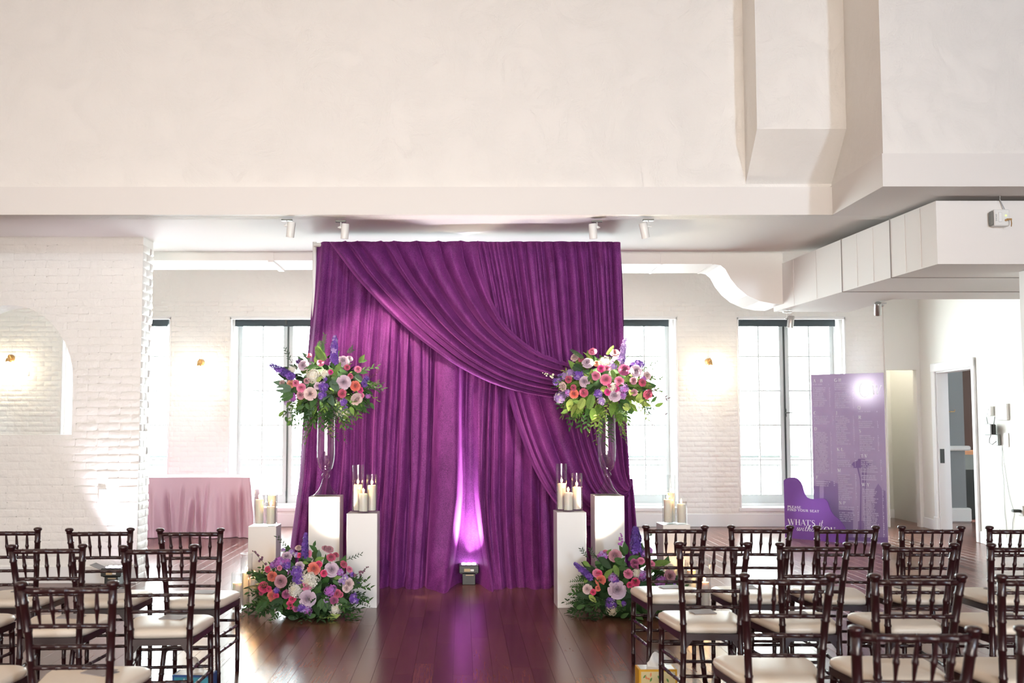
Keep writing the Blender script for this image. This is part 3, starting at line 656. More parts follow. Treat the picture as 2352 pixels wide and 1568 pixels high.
# ---------------------------------------------------------------- purple velvet backdrop on a pipe frame
YC = 9.56
bd = thing('velvet_backdrop', 'tall gathered purple velvet backdrop with a diagonal swag, centre of the room', 'backdrop', (P(1072, 1340, YC).x, YC, 0))
BX = bd.location.x
fx = P(1077, 1320, 9.1).x    # where the hem parts around the uplight
def edgeL(z): return interp(z, [(0, 662), (.45, 672), (1.0, 686), (1.5, 692), (2.2, 702), (2.9, 714), (3.25, 720)])
def edgeR(z): return interp(z, [(0, 1458), (.45, 1449), (.95, 1439), (1.5, 1433), (2.2, 1429), (2.9, 1426), (3.25, 1424)])
def interp(x, t):
    if x <= t[0][0]: return t[0][1]
    for (a, b), (c, d) in zip(t, t[1:]):
        if x <= c: return lerp(b, d, (x-a)/(c-a))
    return t[-1][1]
ZT = P(1072, 555, YC).z
def pxX(px): return (px-CX)*YC/F
def foldset(seed, n, lo, hi, a0, a1, extra=()):
    r = random.Random(seed); xs = [lo]
    while xs[-1] < hi: xs.append(xs[-1]+r.choice((.45, .7, 1, 1, 1.5, 1.9))*(hi-lo)/n)
    xs = sorted(xs+list(extra)); out = []
    for a, b in zip(xs, xs[1:]): out.append((a, b, r.uniform(a0, a1), r.choice((1.6, 2.2, 3.5)), r.uniform(-.3, .3)))
    return out
def foldh(fs, x):
    for a, b, am, p, sk in fs:
        if a <= x < b:
            t = (x-a)/(b-a); t = t+sk*t*(1-t); w_ = min(1, (b-a)/.05)
            return am*w_*(1-abs(2*t-1)**p)
    return 0.0
# main panel: folds are set in the panel's own width coordinate 0..1
cr_px = [664, 686, 704, 722, 748, 760, 786, 806, 818, 838, 858, 872, 890, 899, 930, 955, 975, 984, 1062, 1072, 1088, 1108, 1116, 1128, 1150, 1182, 1205, 1240, 1268, 1300, 1322, 1350, 1374, 1398, 1420, 1440, 1460]
rc = random.Random(12)
crs = [(c-662)/(1458-662) for c in cr_px]
mainf = []
for a, b in zip(crs, crs[1:]):
    wd = (b-a)*3.2; deep = min(.13, .065+wd*.36)
    mainf.append((a, b, deep*rc.uniform(.8, 1.25), rc.choice((1.5, 2, 4, 6)), rc.uniform(-.35, .35)))
valleys = [(c, rc.uniform(.006, .012), rc.uniform(.05, .12)) for c in crs if rc.random() < .5]
upf = foldset(31, 30, 0, 1.02, .05, .09)
def main_pt(u, v):
    z = ZT*v; xl, xr = pxX(edgeL(z)), pxX(edgeR(z)); 
    ug = u
    x = lerp(xl, xr, u); up = smooth(1.6, 2.9, z)
    h = foldh(mainf, u+.004*math.sin(z*2.3+u*20))*(1-up)+foldh(upf, u+.003*math.sin(z*3+u*31))*up
    for c, wv, dv in valleys:
        q = (u-c-.006*math.sin(z*1.5+c*40))/wv
        if abs(q) < 3: h -= dv*math.exp(-q*q*q*q)*(1-up)
    h += .012*math.sin(u*23+.9*z)+.006*math.sin(u*61+2*math.sin(z*1.7))
    tight = smooth(ZT-.02, ZT-.25, z); h *= .35+.65*tight
    if z < .95:
        dx = x-fx; k = ((.95-z)/.95)**1.6; sg = 1 if dx > 0 else -1
        x += sg*.135*k*math.exp(-(abs(dx)/.26)**1.5)*(1-math.exp(-(dx/.025)**2))
        dx = x-fx
        h += .16*smooth(.34, 0, z)*(math.exp(-((abs(dx)-.22)/.08)**2))
    if z < 2.6:
        dx = x-fx; gap = smooth(2.6, .15, z)*math.exp(-(dx/(.135 if z < .3 else lerp(.135, .09, min(1, (z-.3)/.5))))**4); h = lerp(h, -.10+.25*h, gap)
    flare = smooth(.16, 0, z)**2
    k3 = 1-math.exp(-((x-fx)/.15)**4); h += (flare*(.08+.05*math.sin(u*38+1.5*math.sin(u*17)))+.12*smooth(.9, 0, z))*k3
    side = smooth(.03, 0, u)+smooth(.975, 1, u); h -= .12*side
    zz = z if v > 0 else .001
    if v == 0: zz = -.004
    return (x-BX, -h, zz)
MB().grid(main_pt, 620, 120, flip=False).build('drape_panel', M['velvet'], bd, smooth=180)
# upper-right gathered panel in front, above the swag
up2 = foldset(77, 24, 0, 1.02, .06, .11)
def upr_pt(u, v):
    z = lerp(2.0, ZT-.026, v); x = lerp(pxX(lerp(1140, 1090, v)), pxX(edgeR(z))+.004, u)
    h = foldh(up2, u+.02*(1-v)*(u-.5)+.004*math.sin(4*z+9*u)); h *= .4+.6*smooth(ZT, ZT-.3, z)
    return (x-BX, -.10-h-.012*math.sin(13*u+z), z)
MB().grid(upr_pt, 340, 60).build('drape_panel', M['velvet'], bd, smooth=180)
def px2(p, Y): q = P(p[0], p[1], Y); return Vector((q.x-BX, Y-YC, q.z))
lo = [(758, 558), (786, 595), (821, 640), (863, 686), (905, 728), (947, 766), (989, 799), (1034, 832), (1079, 858), (1128, 881), (1177, 897), (1226, 907), (1285, 914), (1350, 912), (1424, 900)]
hi = [(1098, 557), (1101, 602), (1112, 647), (1129, 693), (1153, 738), (1185, 773), (1227, 804), (1269, 823), (1313, 836), (1370, 848), (1424, 855)]
swf = foldset(5, 12.5, 0, 1.0, .75, 1.1)
swf = [(a, b, am, rcx, sk) for (a, b, am, rcx, sk) in swf]
def swag(lo, hi, fs, amp, base, Y, nu=240, nv=60, gather=.55):
    def fn(u, v):   # u across the folds (0 = lower edge), v along
        a = curve([(*p, 0) for p in lo], v); b = curve([(*p, 0) for p in hi], v); q = a.lerp(b, u)
        # rope-like sag between edges
        p = px2((q.x, q.y), Y); wdt = (a-b).length/300
        f = foldh(fs, u+.006*math.sin(v*7+u*9)); 
        h = base+amp*f*(.6+.4*min(1, wdt*1.6))*(.35+.65*smooth(0, .08, v))
        h += .07*math.sin(PI*min(1, max(0, v)))*(1-u)**.7*.9 + .02
        if u < .03: h -= (.03-u)*2.2
        dz = -.05*f
        return (p.x, p.y-h, p.z+dz*.6)
    return MB().grid(fn, nu, nv)
swag(lo, hi, swf, .16, .10, YC-.02).build('swag', M['velvet'], bd, smooth=180)
lo2 = [(1159, 880), (1181, 959), (1205, 1028), (1229, 1083), (1257, 1131), (1288, 1169), (1330, 1196), (1380, 1196), (1418, 1165), (1437, 1128)]
hi2 = [(1427, 850), (1430, 900), (1431, 950), (1433, 1000), (1436, 1050), (1438, 1080), (1440, 1100), (1440, 1108)]
swf2 = foldset(15, 10.5, 0, 1.0, .65, 1.0)
swag(lo2, hi2, swf2, .14, .075, YC-.02, 200, 56).build('swag', M['velvet'], bd, smooth=180)
# knot and short tail at the tie-back
kn = MB(); kp = px2((1436, 1112), YC-.13)
kn.grid(lambda u, v: tuple(kp+Vector(((.055+.010*math.sin(7*2*PI*u+9*v))*math.cos(2*PI*u)*math.sin(PI*v), (.05+.010*math.sin(5*2*PI*u))*math.sin(2*PI*u)*math.sin(PI*v), .065*math.cos(PI*v)))), 40, 16, wrap=True)
kn.build('tie_knot', M['velvet'], bd, smooth=180)
MB().grid(lambda u, v: (lerp(pxX(1418), pxX(lerp(1446, 1464, v)), u)-BX, -.10-.03*math.sin(u*15+v)-.03*v, lerp(1.0, .006, v)), 40, 30).build('swag_tail', M['velvet'], bd, smooth=180)
# pipe frame
for px in (716, 1422):
    X = pxX(px)+(.0 if px < 900 else -.05); mb = MB(); mb.tube([(X-BX, .10, 0.02), (X-BX, .10, ZT+.015)], .021, 12); mb.box(X-BX-.2, X-BX+.2, -.02, .3, 0, .012); mb.build('upright_pipe', M['white'], bd)
MB().tube([(pxX(716)-BX, .06, ZT-.02), (pxX(1422)-BX, .06, ZT-.02)], .02, 12).build('cross_pipe', M['white'], bd)
# ---------------------------------------------------------------- plinths
def plinth(px0, px1, pyt, Y, label, rz):
    a, b = P(px0, pyt, Y), P(px1, pyt, Y); w_ = b.x-a.x
    t = tag(MB().box(-w_/2, w_/2, 0, w_, 0, a.z, b=.0025).build('plinth', M['plinth'], smooth=0, loc=((a.x+b.x)/2, Y, 0)), label, 'plinth', 'white display plinths')
    t.rotation_euler = (0, 0, rz); return t, a.z, w_
PL = {}
PL['LT'] = plinth(709, 780.5, 1140.5, 8.62, 'tall white plinth left of the purple backdrop, carrying the glass flower vase', 0)
PL['LS'] = plinth(796.3, 866.6, 1179, 8.33, 'white plinth with three candles, between the left flowers and the backdrop', 0)
PL['LO'] = plinth(570.2, 634.4, 1208.6, 8.85, 'short white plinth with candles, on the outer left by the pink table', 0)
PL['RT'] = plinth(1366, 1434, 1138.5, 8.62, 'tall white plinth right of the purple backdrop, carrying the glass flower vase', .02)
PL['RS'] = plinth(1279, 1346.6, 1176, 8.33, 'white plinth with three candles, between the right flowers and the backdrop', .03)
PL['RO'] = plinth(1522.5, 1586, 1205, 8.9, 'short white plinth with candles on the outer right, behind the front chairs', .05)
# ---------------------------------------------------------------- candles in cylinder vases
glm, cnm = {}, {}
def candle_set(x, y, z, gh, ch, gr, where, grp, lit=1.0, size=None):
    key = (gh, gr)
    if key not in glm: glm[key] = MB().lathe([(gr*.6, .0005), (gr*.96, .0005), (gr, .004), (gr, gh), (gr-.003, gh), (gr-.003, .014), (0, .013)], 32).mesh('glass_cylinder', M['glass'], 40)
    size = size or ('tall' if gh > .36 else 'medium' if gh > .26 else 'small')
    g = put('cylinder_vase', glm[key], None, (x, y, z)); tag(g, '%s clear glass cylinder %s' % (size, where), 'candle holder', grp)
    cr_ = gr*.73
    if (ch, gr) not in cnm: cnm[ch, gr] = MB().lathe([(cr_*.95, 0), (cr_, .004), (cr_, ch-.006), (cr_*.93, ch), (cr_*.8, ch-.001), (cr_*.4, ch-.006), (0, ch-.007)], 28).mesh('candle_body', M['wax'], 40)
    c = thing('pillar_candle', 'lit ivory pillar candle in the %s glass %s' % (size, where), 'candle', (x, y, z+.0142), 0, grp.replace('candle glasses', 'pillar candles'))
    put('candle_body', cnm[ch, gr], c); put('wick', WK, c, (0, 0, ch-.007)); put('flame', FLM, c, (0, 0, ch+.004))
    l = lamp('POINT', 'candle_light', (x, y, z+ch+.038), lit, (1, .55, .2), shadow_soft_size=.012)
WK = MB().tube([(0, 0, 0), (.001, 0, .008), (.002, 0, .015)], .0012, 6).mesh('wick', M['wick'], 180)
FLM = MB().lathe([(0, 0), (.005, .004), (.0078, .012), (.0068, .022), (.0035, .034), (0, .044)], 12).mesh('flame', M['flame'], 180)
def on(k, dx, dy): p, zt, w_ = PL[k]; return (p.location.x+dx, p.location.y+w_/2+dy, zt)
g1, g2 = 'candle glasses left of the backdrop', 'candle glasses right of the backdrop'
GR = .049
lw, rw_, lo_, ro_ = 'on the plinth left of the backdrop', 'on the plinth right of the backdrop', 'on the outer left plinth', 'on the outer right plinth'
candle_set(*on('LS', -.052, .035), .395, .215, GR, lw, g1); candle_set(*on('LS', .066, .03), .315, .21, GR, lw, g1); candle_set(*on('LS', .004, -.062), .195, .145, GR, lw, g1)
candle_set(*on('RS', -.066, .03), .395, .215, GR, rw_, g2); candle_set(*on('RS', .062, .03), .315, .185, GR, rw_, g2); candle_set(*on('RS', -.02, -.062), .195, .145, GR, rw_, g2)
candle_set(*on('LO', -.048, -.02), .32, .215, GR, lo_, g1); candle_set(*on('LO', .05, .055), .44, .245, GR, lo_, g1); candle_set(*on('LO', .062, -.06), .21, .155, GR, lo_, g1)
candle_set(*on('RO', -.058, -.03), .32, .20, GR, ro_, g2); candle_set(*on('RO', -.01, .07), .43, .255, GR, ro_, g2); candle_set(*on('RO', .060, -.045), .20, .165, GR, ro_, g2)
lf, rf = 'beside the left flower mound', 'beside the right flower mound'
def fl_(px, py): p = G(px, py); return (p.x, p.y+GR, 0)
candle_set(*fl_(541, 1406), .31, .215, GR, lf, g1, 1.6, 'outermost'); candle_set(*fl_(562, 1396), .44, .27, GR, lf, g1, 1.6, 'tallest'); candle_set(*fl_(580, 1412), .36, .275, GR, lf, g1, 1.6, 'front')
candle_set(*fl_(1623, 1406), .44, .22, GR, rf, g2, 1.6, 'outermost'); candle_set(*fl_(1592, 1400), .395, .30, GR, rf, g2, 1.6, 'middle'); candle_set(*fl_(1572, 1376), .31, .25, GR, rf, g2, 1.6, 'innermost')
# ---------------------------------------------------------------- trumpet vases
vp = [(.060, 0), (.106, 0), (.107, .006), (.088, .022), (.062, .055), (.043, .09), (.034, .12), (.027, .142), (.022, .150), (.034, .166), (.037, .178), (.031, .190), (.022, .200), (.028, .207), (.046, .219), (.060, .245), (.071, .29), (.077, .34), (.0785, .40), (.076, .50), (.076, .70), (.079, .74)]
vin = [(.076, .74), (.073, .70), (.073, .50), (.075, .40), (.0735, .34), (.067, .29), (.055, .25), (.03, .232), (0, .228)]
VM = MB().lathe(vp+vin, 40).mesh('trumpet_vase', M['thick'], 60)
VZ = {}
for k, sd in (('LT', 'left'), ('RT', 'right')):
    p, zt, w_ = PL[k]; X = P(747.5 if sd == 'left' else 1395, 1137, 8.75).x
    v = put('trumpet_vase', VM, None, (X, p.location.y+w_/2, zt)); tag(v, 'tall clear glass footed vase on the %s tall white plinth' % sd, 'vase'); VZ[sd] = v.location
# ---------------------------------------------------------------- flowers
def petalmat(name, c, tip=None):
    m = mat(name, srgb(*c), .5, sss=.0, sheen=(.25, .5, (1, .95, 1)), var=(60, .82)); return m
PC = dict(lav=(222, 198, 216), blush=(232, 206, 206), dusty=(204, 150, 164), pink=(236, 136, 174), dpink=(208, 96, 128), mag=(224, 66, 150), hot=(238, 78, 130), coral=(238, 128, 112), peach=(240, 170, 140), mauve=(184, 92, 142), white=(246, 243, 232), cream=(240, 232, 208),
          purple=(124, 76, 186), deep=(86, 48, 146), lilac=(186, 152, 220), orchid=(196, 108, 204), bud=(132, 84, 110))
PM = {k: petalmat(k+'_petals', v) for k, v in PC.items()}
GC = dict(dark=(44, 74, 40), mid=(66, 104, 52), light=(112, 146, 66), lime=(158, 178, 92), sage=(96, 124, 100), wine=(96, 52, 66))
GM = {k: mat(k+'_leaf', srgb(*v), .55, spec=.3, var=(30, .75), rand=.15) for k, v in GC.items()}
def rose_mesh(seed, open_=1.0):
    r = random.Random(seed); m = MB()
    rings = [(3, .10, .60, .2), (4, .20, .66, .15), (5, .32, .66, .10), (5, .46, .60, .04), (6, .63, .50, -.04), (6, .80, .36, -.14)]
    for ri, (n, rad, ht, base) in enumerate(rings):
        rad *= open_ if ri > 3 else 1; a0 = r.random()*6
        for k in range(n):
            a = a0+2*PI*k/n+r.uniform(-.12, .12); hw = PI/n*1.45; curl = (.01, .02, .05, .12, .22, .32)[ri]; hh = ht*r.uniform(.92, 1.06); tl = r.uniform(-.05, .05)
            def fn(u, v):
                s = 2*u-1; th = a+hw*s*(.55+.45*math.sin(PI*min(1, v*.8+.15))); pr = rad*(.30+.70*v**.6)*(1-.10*(1-abs(s)))
                tip = max(0, v-.6)/.4; pr += curl*tip*tip*(1-.3*s*s); z = base-.25+(hh+.25)*v-curl*.55*tip**2-.10*tip*s*s+tl*s
                return (pr*math.cos(th), pr*math.sin(th), z)
            m.grid(fn, 4, 4)
    m.lathe([(.0, -.42), (.22, -.36), (.42, -.2), (.5, .0)], 10)
    return m
RSH = [rose_mesh(k, o) for k, o in ((1, 1.0), (2, .9), (3, 1.08))]
rosecache = {}
def rose_me(c, k):
    if (c, k) not in rosecache: rosecache[c, k] = RSH[k].mesh('rose', PM[c], 180)
    return rosecache[c, k]
def floret(m, p, n, s, r, k=5, mi=0):
    n = n.normalized(); a = n.orthogonal().normalized(); b = n.cross(a); t0 = r.random()*6
    for i in range(k):
        t = t0+2*PI*i/k; d = a*math.cos(t)+b*math.sin(t); e = a*math.cos(t+PI/2)+b*math.sin(t+PI/2)
        m.add([p, p+d*s*.55+e*s*.36+n*s*.14, p+d*s*1.02+n*s*.06*r.uniform(-2, 3), p+d*s*.55-e*s*.36+n*s*.14], [[0, 1, 2, 3]], mi)
def cluster_mesh(c, seed, n=34, sz=.30, flat=.8):
    r = random.Random(seed); m = MB()
    for i in range(n):
        z = 1-1.55*(i+.5)/n; q = math.sqrt(max(0, 1-z*z)); t = i*2.39996; d = Vector((q*math.cos(t), q*math.sin(t), z*flat))
        floret(m, d*r.uniform(.68, 1.05), (d+Vector((r.uniform(-.4, .4), r.uniform(-.4, .4), 0))), sz*r.uniform(.75, 1.25), r, 5 if c not in ('white', 'cream') else 4, 0 if r.random() < .66 else 1)
    m.lathe([(0, -.6), (.5, -.4), (.72, 0), (.5, .45), (0, .6)], 10)
    return m.mesh('blossom_cluster', [PM[c], PM[MIX[c]]], 0)
def spike_mesh(c, c2, seed, L_=1.0, wd=.2, n=56):
    r = random.Random(seed); m = MB(); m.tube([(0, 0, -.25), (0, 0, L_)], [.02, .008], 6, mi=1)
    for i in range(n):
        t = (i+.5)/n; t2 = i*2.39996; w_ = wd*(1-t**3*.55)*r.uniform(.7, 1.15); d = Vector((math.cos(t2), math.sin(t2), .25))
        p = Vector((0, 0, t*L_))+d*w_*.62; floret(m, p, d, wd*r.uniform(.42, .62)*(1-.45*t**3), r, 5, 0 if r.random() < .72 else 2)
    return m.mesh('flower_spike', [PM[c], GM['mid'], PM[c2]], 0)
clc, spc = {}, {}
MIX = dict(white='cream', cream='white', purple='lilac', deep='purple', lilac='white', orchid='lilac', mag='pink')
def leaf(m, p, d, n, L_, wd, droop=.25, mi=0, seg=4):
    d = d.normalized(); s = d.cross(n).normalized() if d.cross(n).length > 1e-4 else d.orthogonal().normalized(); n = s.cross(d).normalized(); vs = []; fs = []
    for i in range(seg+1):
        t = i/seg; w_ = wd*math.sin(PI*min(.98, .06+.94*t)**.85)*.5; c = p+d*L_*t-n*L_*droop*t*t
        vs += [c-s*w_+n*w_*.28, c, c+s*w_+n*w_*.28]
    for i in range(seg): b = i*3; fs += [[b, b+1, b+4, b+3], [b+1, b+2, b+5, b+4]]
    m.add(vs, fs, mi)
def frond(m, p, d, n, L_, wd, k=13, droop=.3):
    d = d.normalized(); s = d.cross(n).normalized(); n = s.cross(d); pts = [p+d*L_*t-n*L_*droop*t*t for t in [i/8 for i in range(9)]]
    m.tube(pts, [.0022*(1-.7*i/8) for i in range(9)], 5)
    for i in range(k):
        t = .08+.9*i/k; c = p+d*L_*t-n*L_*droop*t*t; l = wd*math.sin(PI*(.18+.8*t))**.8*.5+.006
        for sg in (-1, 1): leaf(m, c, s*sg+d*.5, n, l, l*.26+.003, .15, seg=2)
def sprig(m, p, d, n, L_, ls, k=9, droop=.3, w_=.4, r=random):
    d = d.normalized(); s = d.cross(n).normalized() if d.cross(n).length > 1e-3 else d.orthogonal().normalized(); n = s.cross(d)
    m.tube([p+d*L_*t-n*L_*droop*t*t for t in (0, .25, .5, .75, 1)], [.002, .0018, .0015, .0012, .0008], 5)
    for i in range(k):
        t = .2+.8*i/(k-1); c = p+d*L_*t-n*L_*droop*t*t; sg = 1 if i % 2 else -1
        leaf(m, c, s*sg*r.uniform(.6, 1.1)+d*(1.2 if i == k-1 else .75)+n*r.uniform(-.4, .5), n, ls*r.uniform(.75, 1.15), ls*w_, .2, seg=3)
def arrangement(name, label, base, ctr, rad, items, scale_px, seed, tofn, domed, leaves, extra, nf=26, ns=46, nl=60, ngl='dark'):
    """items: (kind, px, py, r_px, colour ...) in photo pixels; everything is placed on the ellipsoid ctr/rad facing outward"""
    r = random.Random(seed); t = thing(name, label, 'flowers', base); B = Vector(base); ctr = Vector(ctr); rad = Vector(rad)
    eye = Vector((0, 0, EYE))
    def surf(px, py):
        d = ray(px, py).normalized(); o = eye-ctr; A = sum((d[i]/rad[i])**2 for i in range(3)); Bq = 2*sum(o[i]*d[i]/rad[i]**2 for i in range(3)); Cq = sum((o[i]/rad[i])**2 for i in range(3))-1
        q = Bq*Bq-4*A*Cq
        if q >= 0: p = eye+d*((-Bq-math.sqrt(q))/(2*A))
        else: p = eye+d*(-Bq/(2*A))
        n = Vector([(p[i]-ctr[i])/rad[i]**2 for i in range(3)]).normalized(); return p, n
    vw = (eye-ctr).normalized()
    for it in items:
        kind, px, py, rp, c = it[:5]; p, n = surf(px, py); dist = (p-eye).length; s = rp*dist/F; face = (n*.75+vw*.75+Vector((r.uniform(-.25, .25), 0, r.uniform(-.15, .25)))).normalized()
        rot = face.to_track_quat('Z', 'Y').to_matrix() @ Matrix.Rotation(r.random()*6, 3, 'Z')
        if kind == 'rose':
            o = put('rose', rose_me(c, r.randrange(3)), t, p-B-face*s*.15, rot.to_euler(), (s*1.02,)*3)
        elif kind in ('hydr', 'stock'):
            key = (kind, c, r.randrange(2))
            if key not in clc: clc[key] = cluster_mesh(c, hash(kind+c) % 99+key[2], 64 if kind == 'hydr' else 30, .27 if kind == 'hydr' else .40)
            o = put('hydrangea' if kind == 'hydr' else 'stock_blossom', clc[key], t, p-B-face*s*.35, rot.to_euler(), (s*1.05,)*3)
        elif kind == 'spike':
            p2 = (it[5], it[6]); a = p; d2 = ray(*p2).normalized(); b = eye+d2*((a-eye).length*(1-.02*it[7] if len(it) > 7 else 1)); L_ = (b-a).length; wr = s/L_
            key = (c, round(wr, 1))
            if key not in spc: spc[key] = spike_mesh(c, 'lilac' if c in ('purple', 'lilac') else 'purple', len(spc), 1.0, max(.12, round(wr, 1)), 64)
            rot = (b-a).normalized().to_track_quat('Z', 'Y'); put('delphinium', spc[key], t, a-B, rot.to_euler(), (L_,)*3)
        elif kind == 'buds':
            d2 = ray(it[5], it[6]).normalized(); b = eye+d2*(p-eye).length; m = MB(); pts = [p.lerp(b, k/6)-B for k in range(7)]
            m.tube(pts, .0016, 5, mi=1); dr = (b-p).normalized()
            for k in range(11):
                q = p.lerp(b, .15+.85*k/10)-B+Vector((r.uniform(-1, 1), r.uniform(-1, 1), r.uniform(-1, 1)))*.016*(1.2-k/14); z = .0105*(1.15-k/16)
                m.grid(lambda u, v: tuple(q+z*Vector((math.cos(2*PI*u)*math.sin(PI*v), math.sin(2*PI*u)*math.sin(PI*v), math.cos(PI*v)))), 6, 4, wrap=True)
            m.build('bud_stem', [PM[c], GM['mid']], t, smooth=180)
        elif kind == 'twig':
            d2 = ray(it[5], it[6]).normalized(); b = eye+d2*(p-eye).length; m = MB(); sprig(m, p-B, b-p, vw, (b-p).length, s, 9, .05, .26, r); m.build('leafy_twig', GM[c], t, smooth=180)
        elif kind == 'fern':
            d2 = ray(it[5], it[6]).normalized(); b = eye+d2*((p-eye).length); m = MB(); frond(m, p-B, b-p, (vw+n).normalized(), (b-p).length, s, 15, .12); m.build('fern_frond', GM[c], t, smooth=180)
        elif kind == 'leaf':
            m = MB(); an = it[5]; up = Vector((0, 0, 1)); sd = vw.cross(up).normalized()*-1; d = sd*math.cos(an)+up*math.sin(an)+vw*.25; leaf(m, p-B-d*s*.9, d, (vw+n*.5).normalized(), s*1.9, s*.95, .15, seg=6); m.build('large_leaf', GM[c], t, smooth=180)
    def rdir(lo_, hi_):
        while True:
            d = Vector((r.gauss(0, 1), r.gauss(0, 1), r.gauss(0, 1))).normalized()
            if lo_ <= d.z <= hi_: return d
    core = MB(); core.grid(lambda u, v: tuple(ctr-B+Vector((rad.x*.58*math.cos(2*PI*u)*math.sin(PI*v)*(1+.12*math.sin(11*u*PI)), rad.y*.55*math.sin(2*PI*u)*math.sin(PI*v), max(-.98*(ctr.z-B.z) if domed else -9, rad.z*(.58 if domed or v < .5 else .35)*math.cos(PI*v)))) ), 20, 12, wrap=True)
    core.build('moss_core', GM['dark'], t, smooth=180)
    cols = leaves
    for k in range(nl):   # broad leaves
        d = rdir(-.85 if not domed else -.15, .95); p = ctr+Vector([d[i]*rad[i]*r.uniform(.5, .92) for i in range(3)])
        if domed and p.z < .02: p.z = .02
        m = MB(); dd = d+Vector((r.uniform(-.7, .7), r.uniform(-.3, .3), r.uniform(-.6, .4))); L_ = r.uniform(.07, .13); leaf(m, p-B, dd, Vector((0, -.3, 1)) if r.random() < .5 else vw, L_, L_*r.uniform(.42, .6), r.uniform(.1, .5), seg=5)
        if not (domed and min(v[2] for v in m.v)+B.z < .002): m.build('leaf', GM[r.choice(cols)], t, smooth=180)
    for k in range(nf):
        d = rdir(-.8 if not domed else -.2, .6)
        if d.y < -.45 and d.z > -.35: continue
        p = ctr+Vector([d[i]*rad[i]*.6 for i in range(3)]); m = MB(); dd = d+Vector((r.uniform(-.4, .4), 0, r.uniform(-.7, .2))); L_ = r.uniform(.16, .26); frond(m, p-B, dd, Vector((0, -.5, .8)), L_, r.uniform(.05, .08), 14, r.uniform(.1, .5))
        zmin = min(v[2] for v in m.v)+B.z
        if not (domed and zmin < .002): m.build('fern_frond', GM[r.choice(cols)], t, smooth=180)
    for k in range(ns):
        d = rdir(-.9 if not domed else -.3, .5)
        if d.y < -.5 and d.z > (-.3 if not domed else .05): continue
        p = ctr+Vector([d[i]*rad[i]*.7 for i in range(3)]); m = MB(); dd = d+Vector((r.uniform(-.5, .5), r.uniform(-.2, .2), r.uniform(-.9, .3) if not domed else r.uniform(-.1, .3))); L_ = r.uniform(.12, .22)
        if domed: p.z = max(p.z, .03)
        sprig(m, p-B, dd, Vector((0, -.5, .8)), L_, r.uniform(.035, .055), 9, r.uniform(.1, .45), .42, r)
        if domed:
            zmin = min(v[2] for v in m.v)+B.z
            if zmin < .003: m.v = [(v[0], v[1], max(v[2], .003-B.z+.01*r.random())) for v in m.v]
        m.build('leaf_sprig', GM[r.choice(cols)], t, smooth=180)
    for fn in extra: fn(t, B, r)
    return t
def zl(items, ox, oy, sc):
    out = []
    for it in items:
        it = list(it); it[1] = ox+it[1]/sc; it[2] = oy+it[2]/sc; it[3] = it[3]/sc
        if it[0] in ('spike', 'buds', 'twig', 'fern'): it[5] = ox+it[5]/sc; it[6] = oy+it[6]/sc
        out.append(tuple(it))
    return out
def ros(c, *a): return [('rose', x, y, s, c) for x, y, s in a]
def stk(c, *a): return [('stock', x, y, s, c) for x, y, s in a]
def hyd(c, *a): return [('hydr', x, y, s, c) for x, y, s in a]
A1 = (ros('lav', (855, 490, 85), (1430, 430, 85), (1525, 395, 52), (1440, 740, 96), (1060, 790, 55)) + ros('blush', (955, 905, 92), (1630, 985, 90), (545, 745, 45)) +
      ros('pink', (1105, 455, 56), (1645, 550, 54), (825, 815, 62), (745, 750, 50), (1700, 930, 42)) + ros('dpink', (1490, 520, 45), (1535, 650, 45), (1420, 900, 60), (940, 350, 42)) +
      ros('mag', (965, 660, 46), (1680, 850, 48), (1250, 590, 40)) + ros('coral', (1610, 790, 82)) + ros('peach', (675, 760, 60)) + ros('dusty', (815, 920, 62), (905, 715, 48)) +
      hyd('white', (1000, 640, 110), (1175, 620, 66), (1430, 1190, 88), (690, 560, 60)) +
      stk('purple', (1150, 800, 75), (1130, 930, 62), (1440, 1030, 52), (1460, 1120, 45), (775, 440, 40), (1190, 690, 40)) + stk('orchid', (700, 960, 55), (1790, 940, 40)) + stk('lilac', (610, 1010, 55), (640, 985, 40)) + stk('deep', (1740, 760, 58), (1770, 690, 45)) +
      [('spike', 1300, 480, 82, 'purple', 1310, 75), ('spike', 720, 670, 78, 'deep', 375, 480),
       ('fern', 1080, 440, 150, 'mid', 1110, 130), ('fern', 1180, 440, 130, 'light', 1040, 210), ('fern', 700, 830, 150, 'sage', 460, 830), ('fern', 720, 900, 130, 'mid', 520, 980), ('fern', 1240, 700, 120, 'sage', 1360, 860), ('fern', 1200, 560, 110, 'light', 1350, 640),
       ('twig', 690, 450, 55, 'dark', 590, 250), ('twig', 900, 420, 38, 'wine', 700, 440), ('twig', 1150, 230, 50, 'mid', 1165, 60), ('twig', 1480, 330, 60, 'dark', 1560, 260), ('twig', 1800, 700, 40, 'wine', 1950, 560), ('twig', 1820, 800, 45, 'light', 1940, 730), ('twig', 560, 930, 35, 'wine', 430, 950),
       ('leaf', 1700, 400, 75, 'light', 1.0), ('leaf', 1720, 430, 60, 'mid', .2), ('leaf', 1720, 590, 70, 'mid', -.1), ('leaf', 1650, 660, 70, 'sage', 2.5), ('leaf', 600, 560, 60, 'mid', 3.4), ('leaf', 1000, 520, 90, 'mid', .1), ('leaf', 1090, 690, 60, 'lime', .8), ('leaf', 1850, 1080, 60, 'mid', -1.0), ('leaf', 920, 1090, 60, 'mid', -1), ('leaf', 1200, 1070, 60, 'mid', -.6), ('leaf', 1560, 1150, 70, 'light', -1.2), ('leaf', 1720, 1110, 80, 'light', -.9), ('leaf', 820, 1100, 60, 'mid', .3), ('leaf', 620, 1280, 55, 'mid', -1.2), ('leaf', 660, 1330, 55, 'mid', .5), ('leaf', 540, 1190, 60, 'light', .9), ('leaf', 1360, 520, 80, 'light', 1.1), ('leaf', 1280, 480, 70, 'mid', 2.0)])
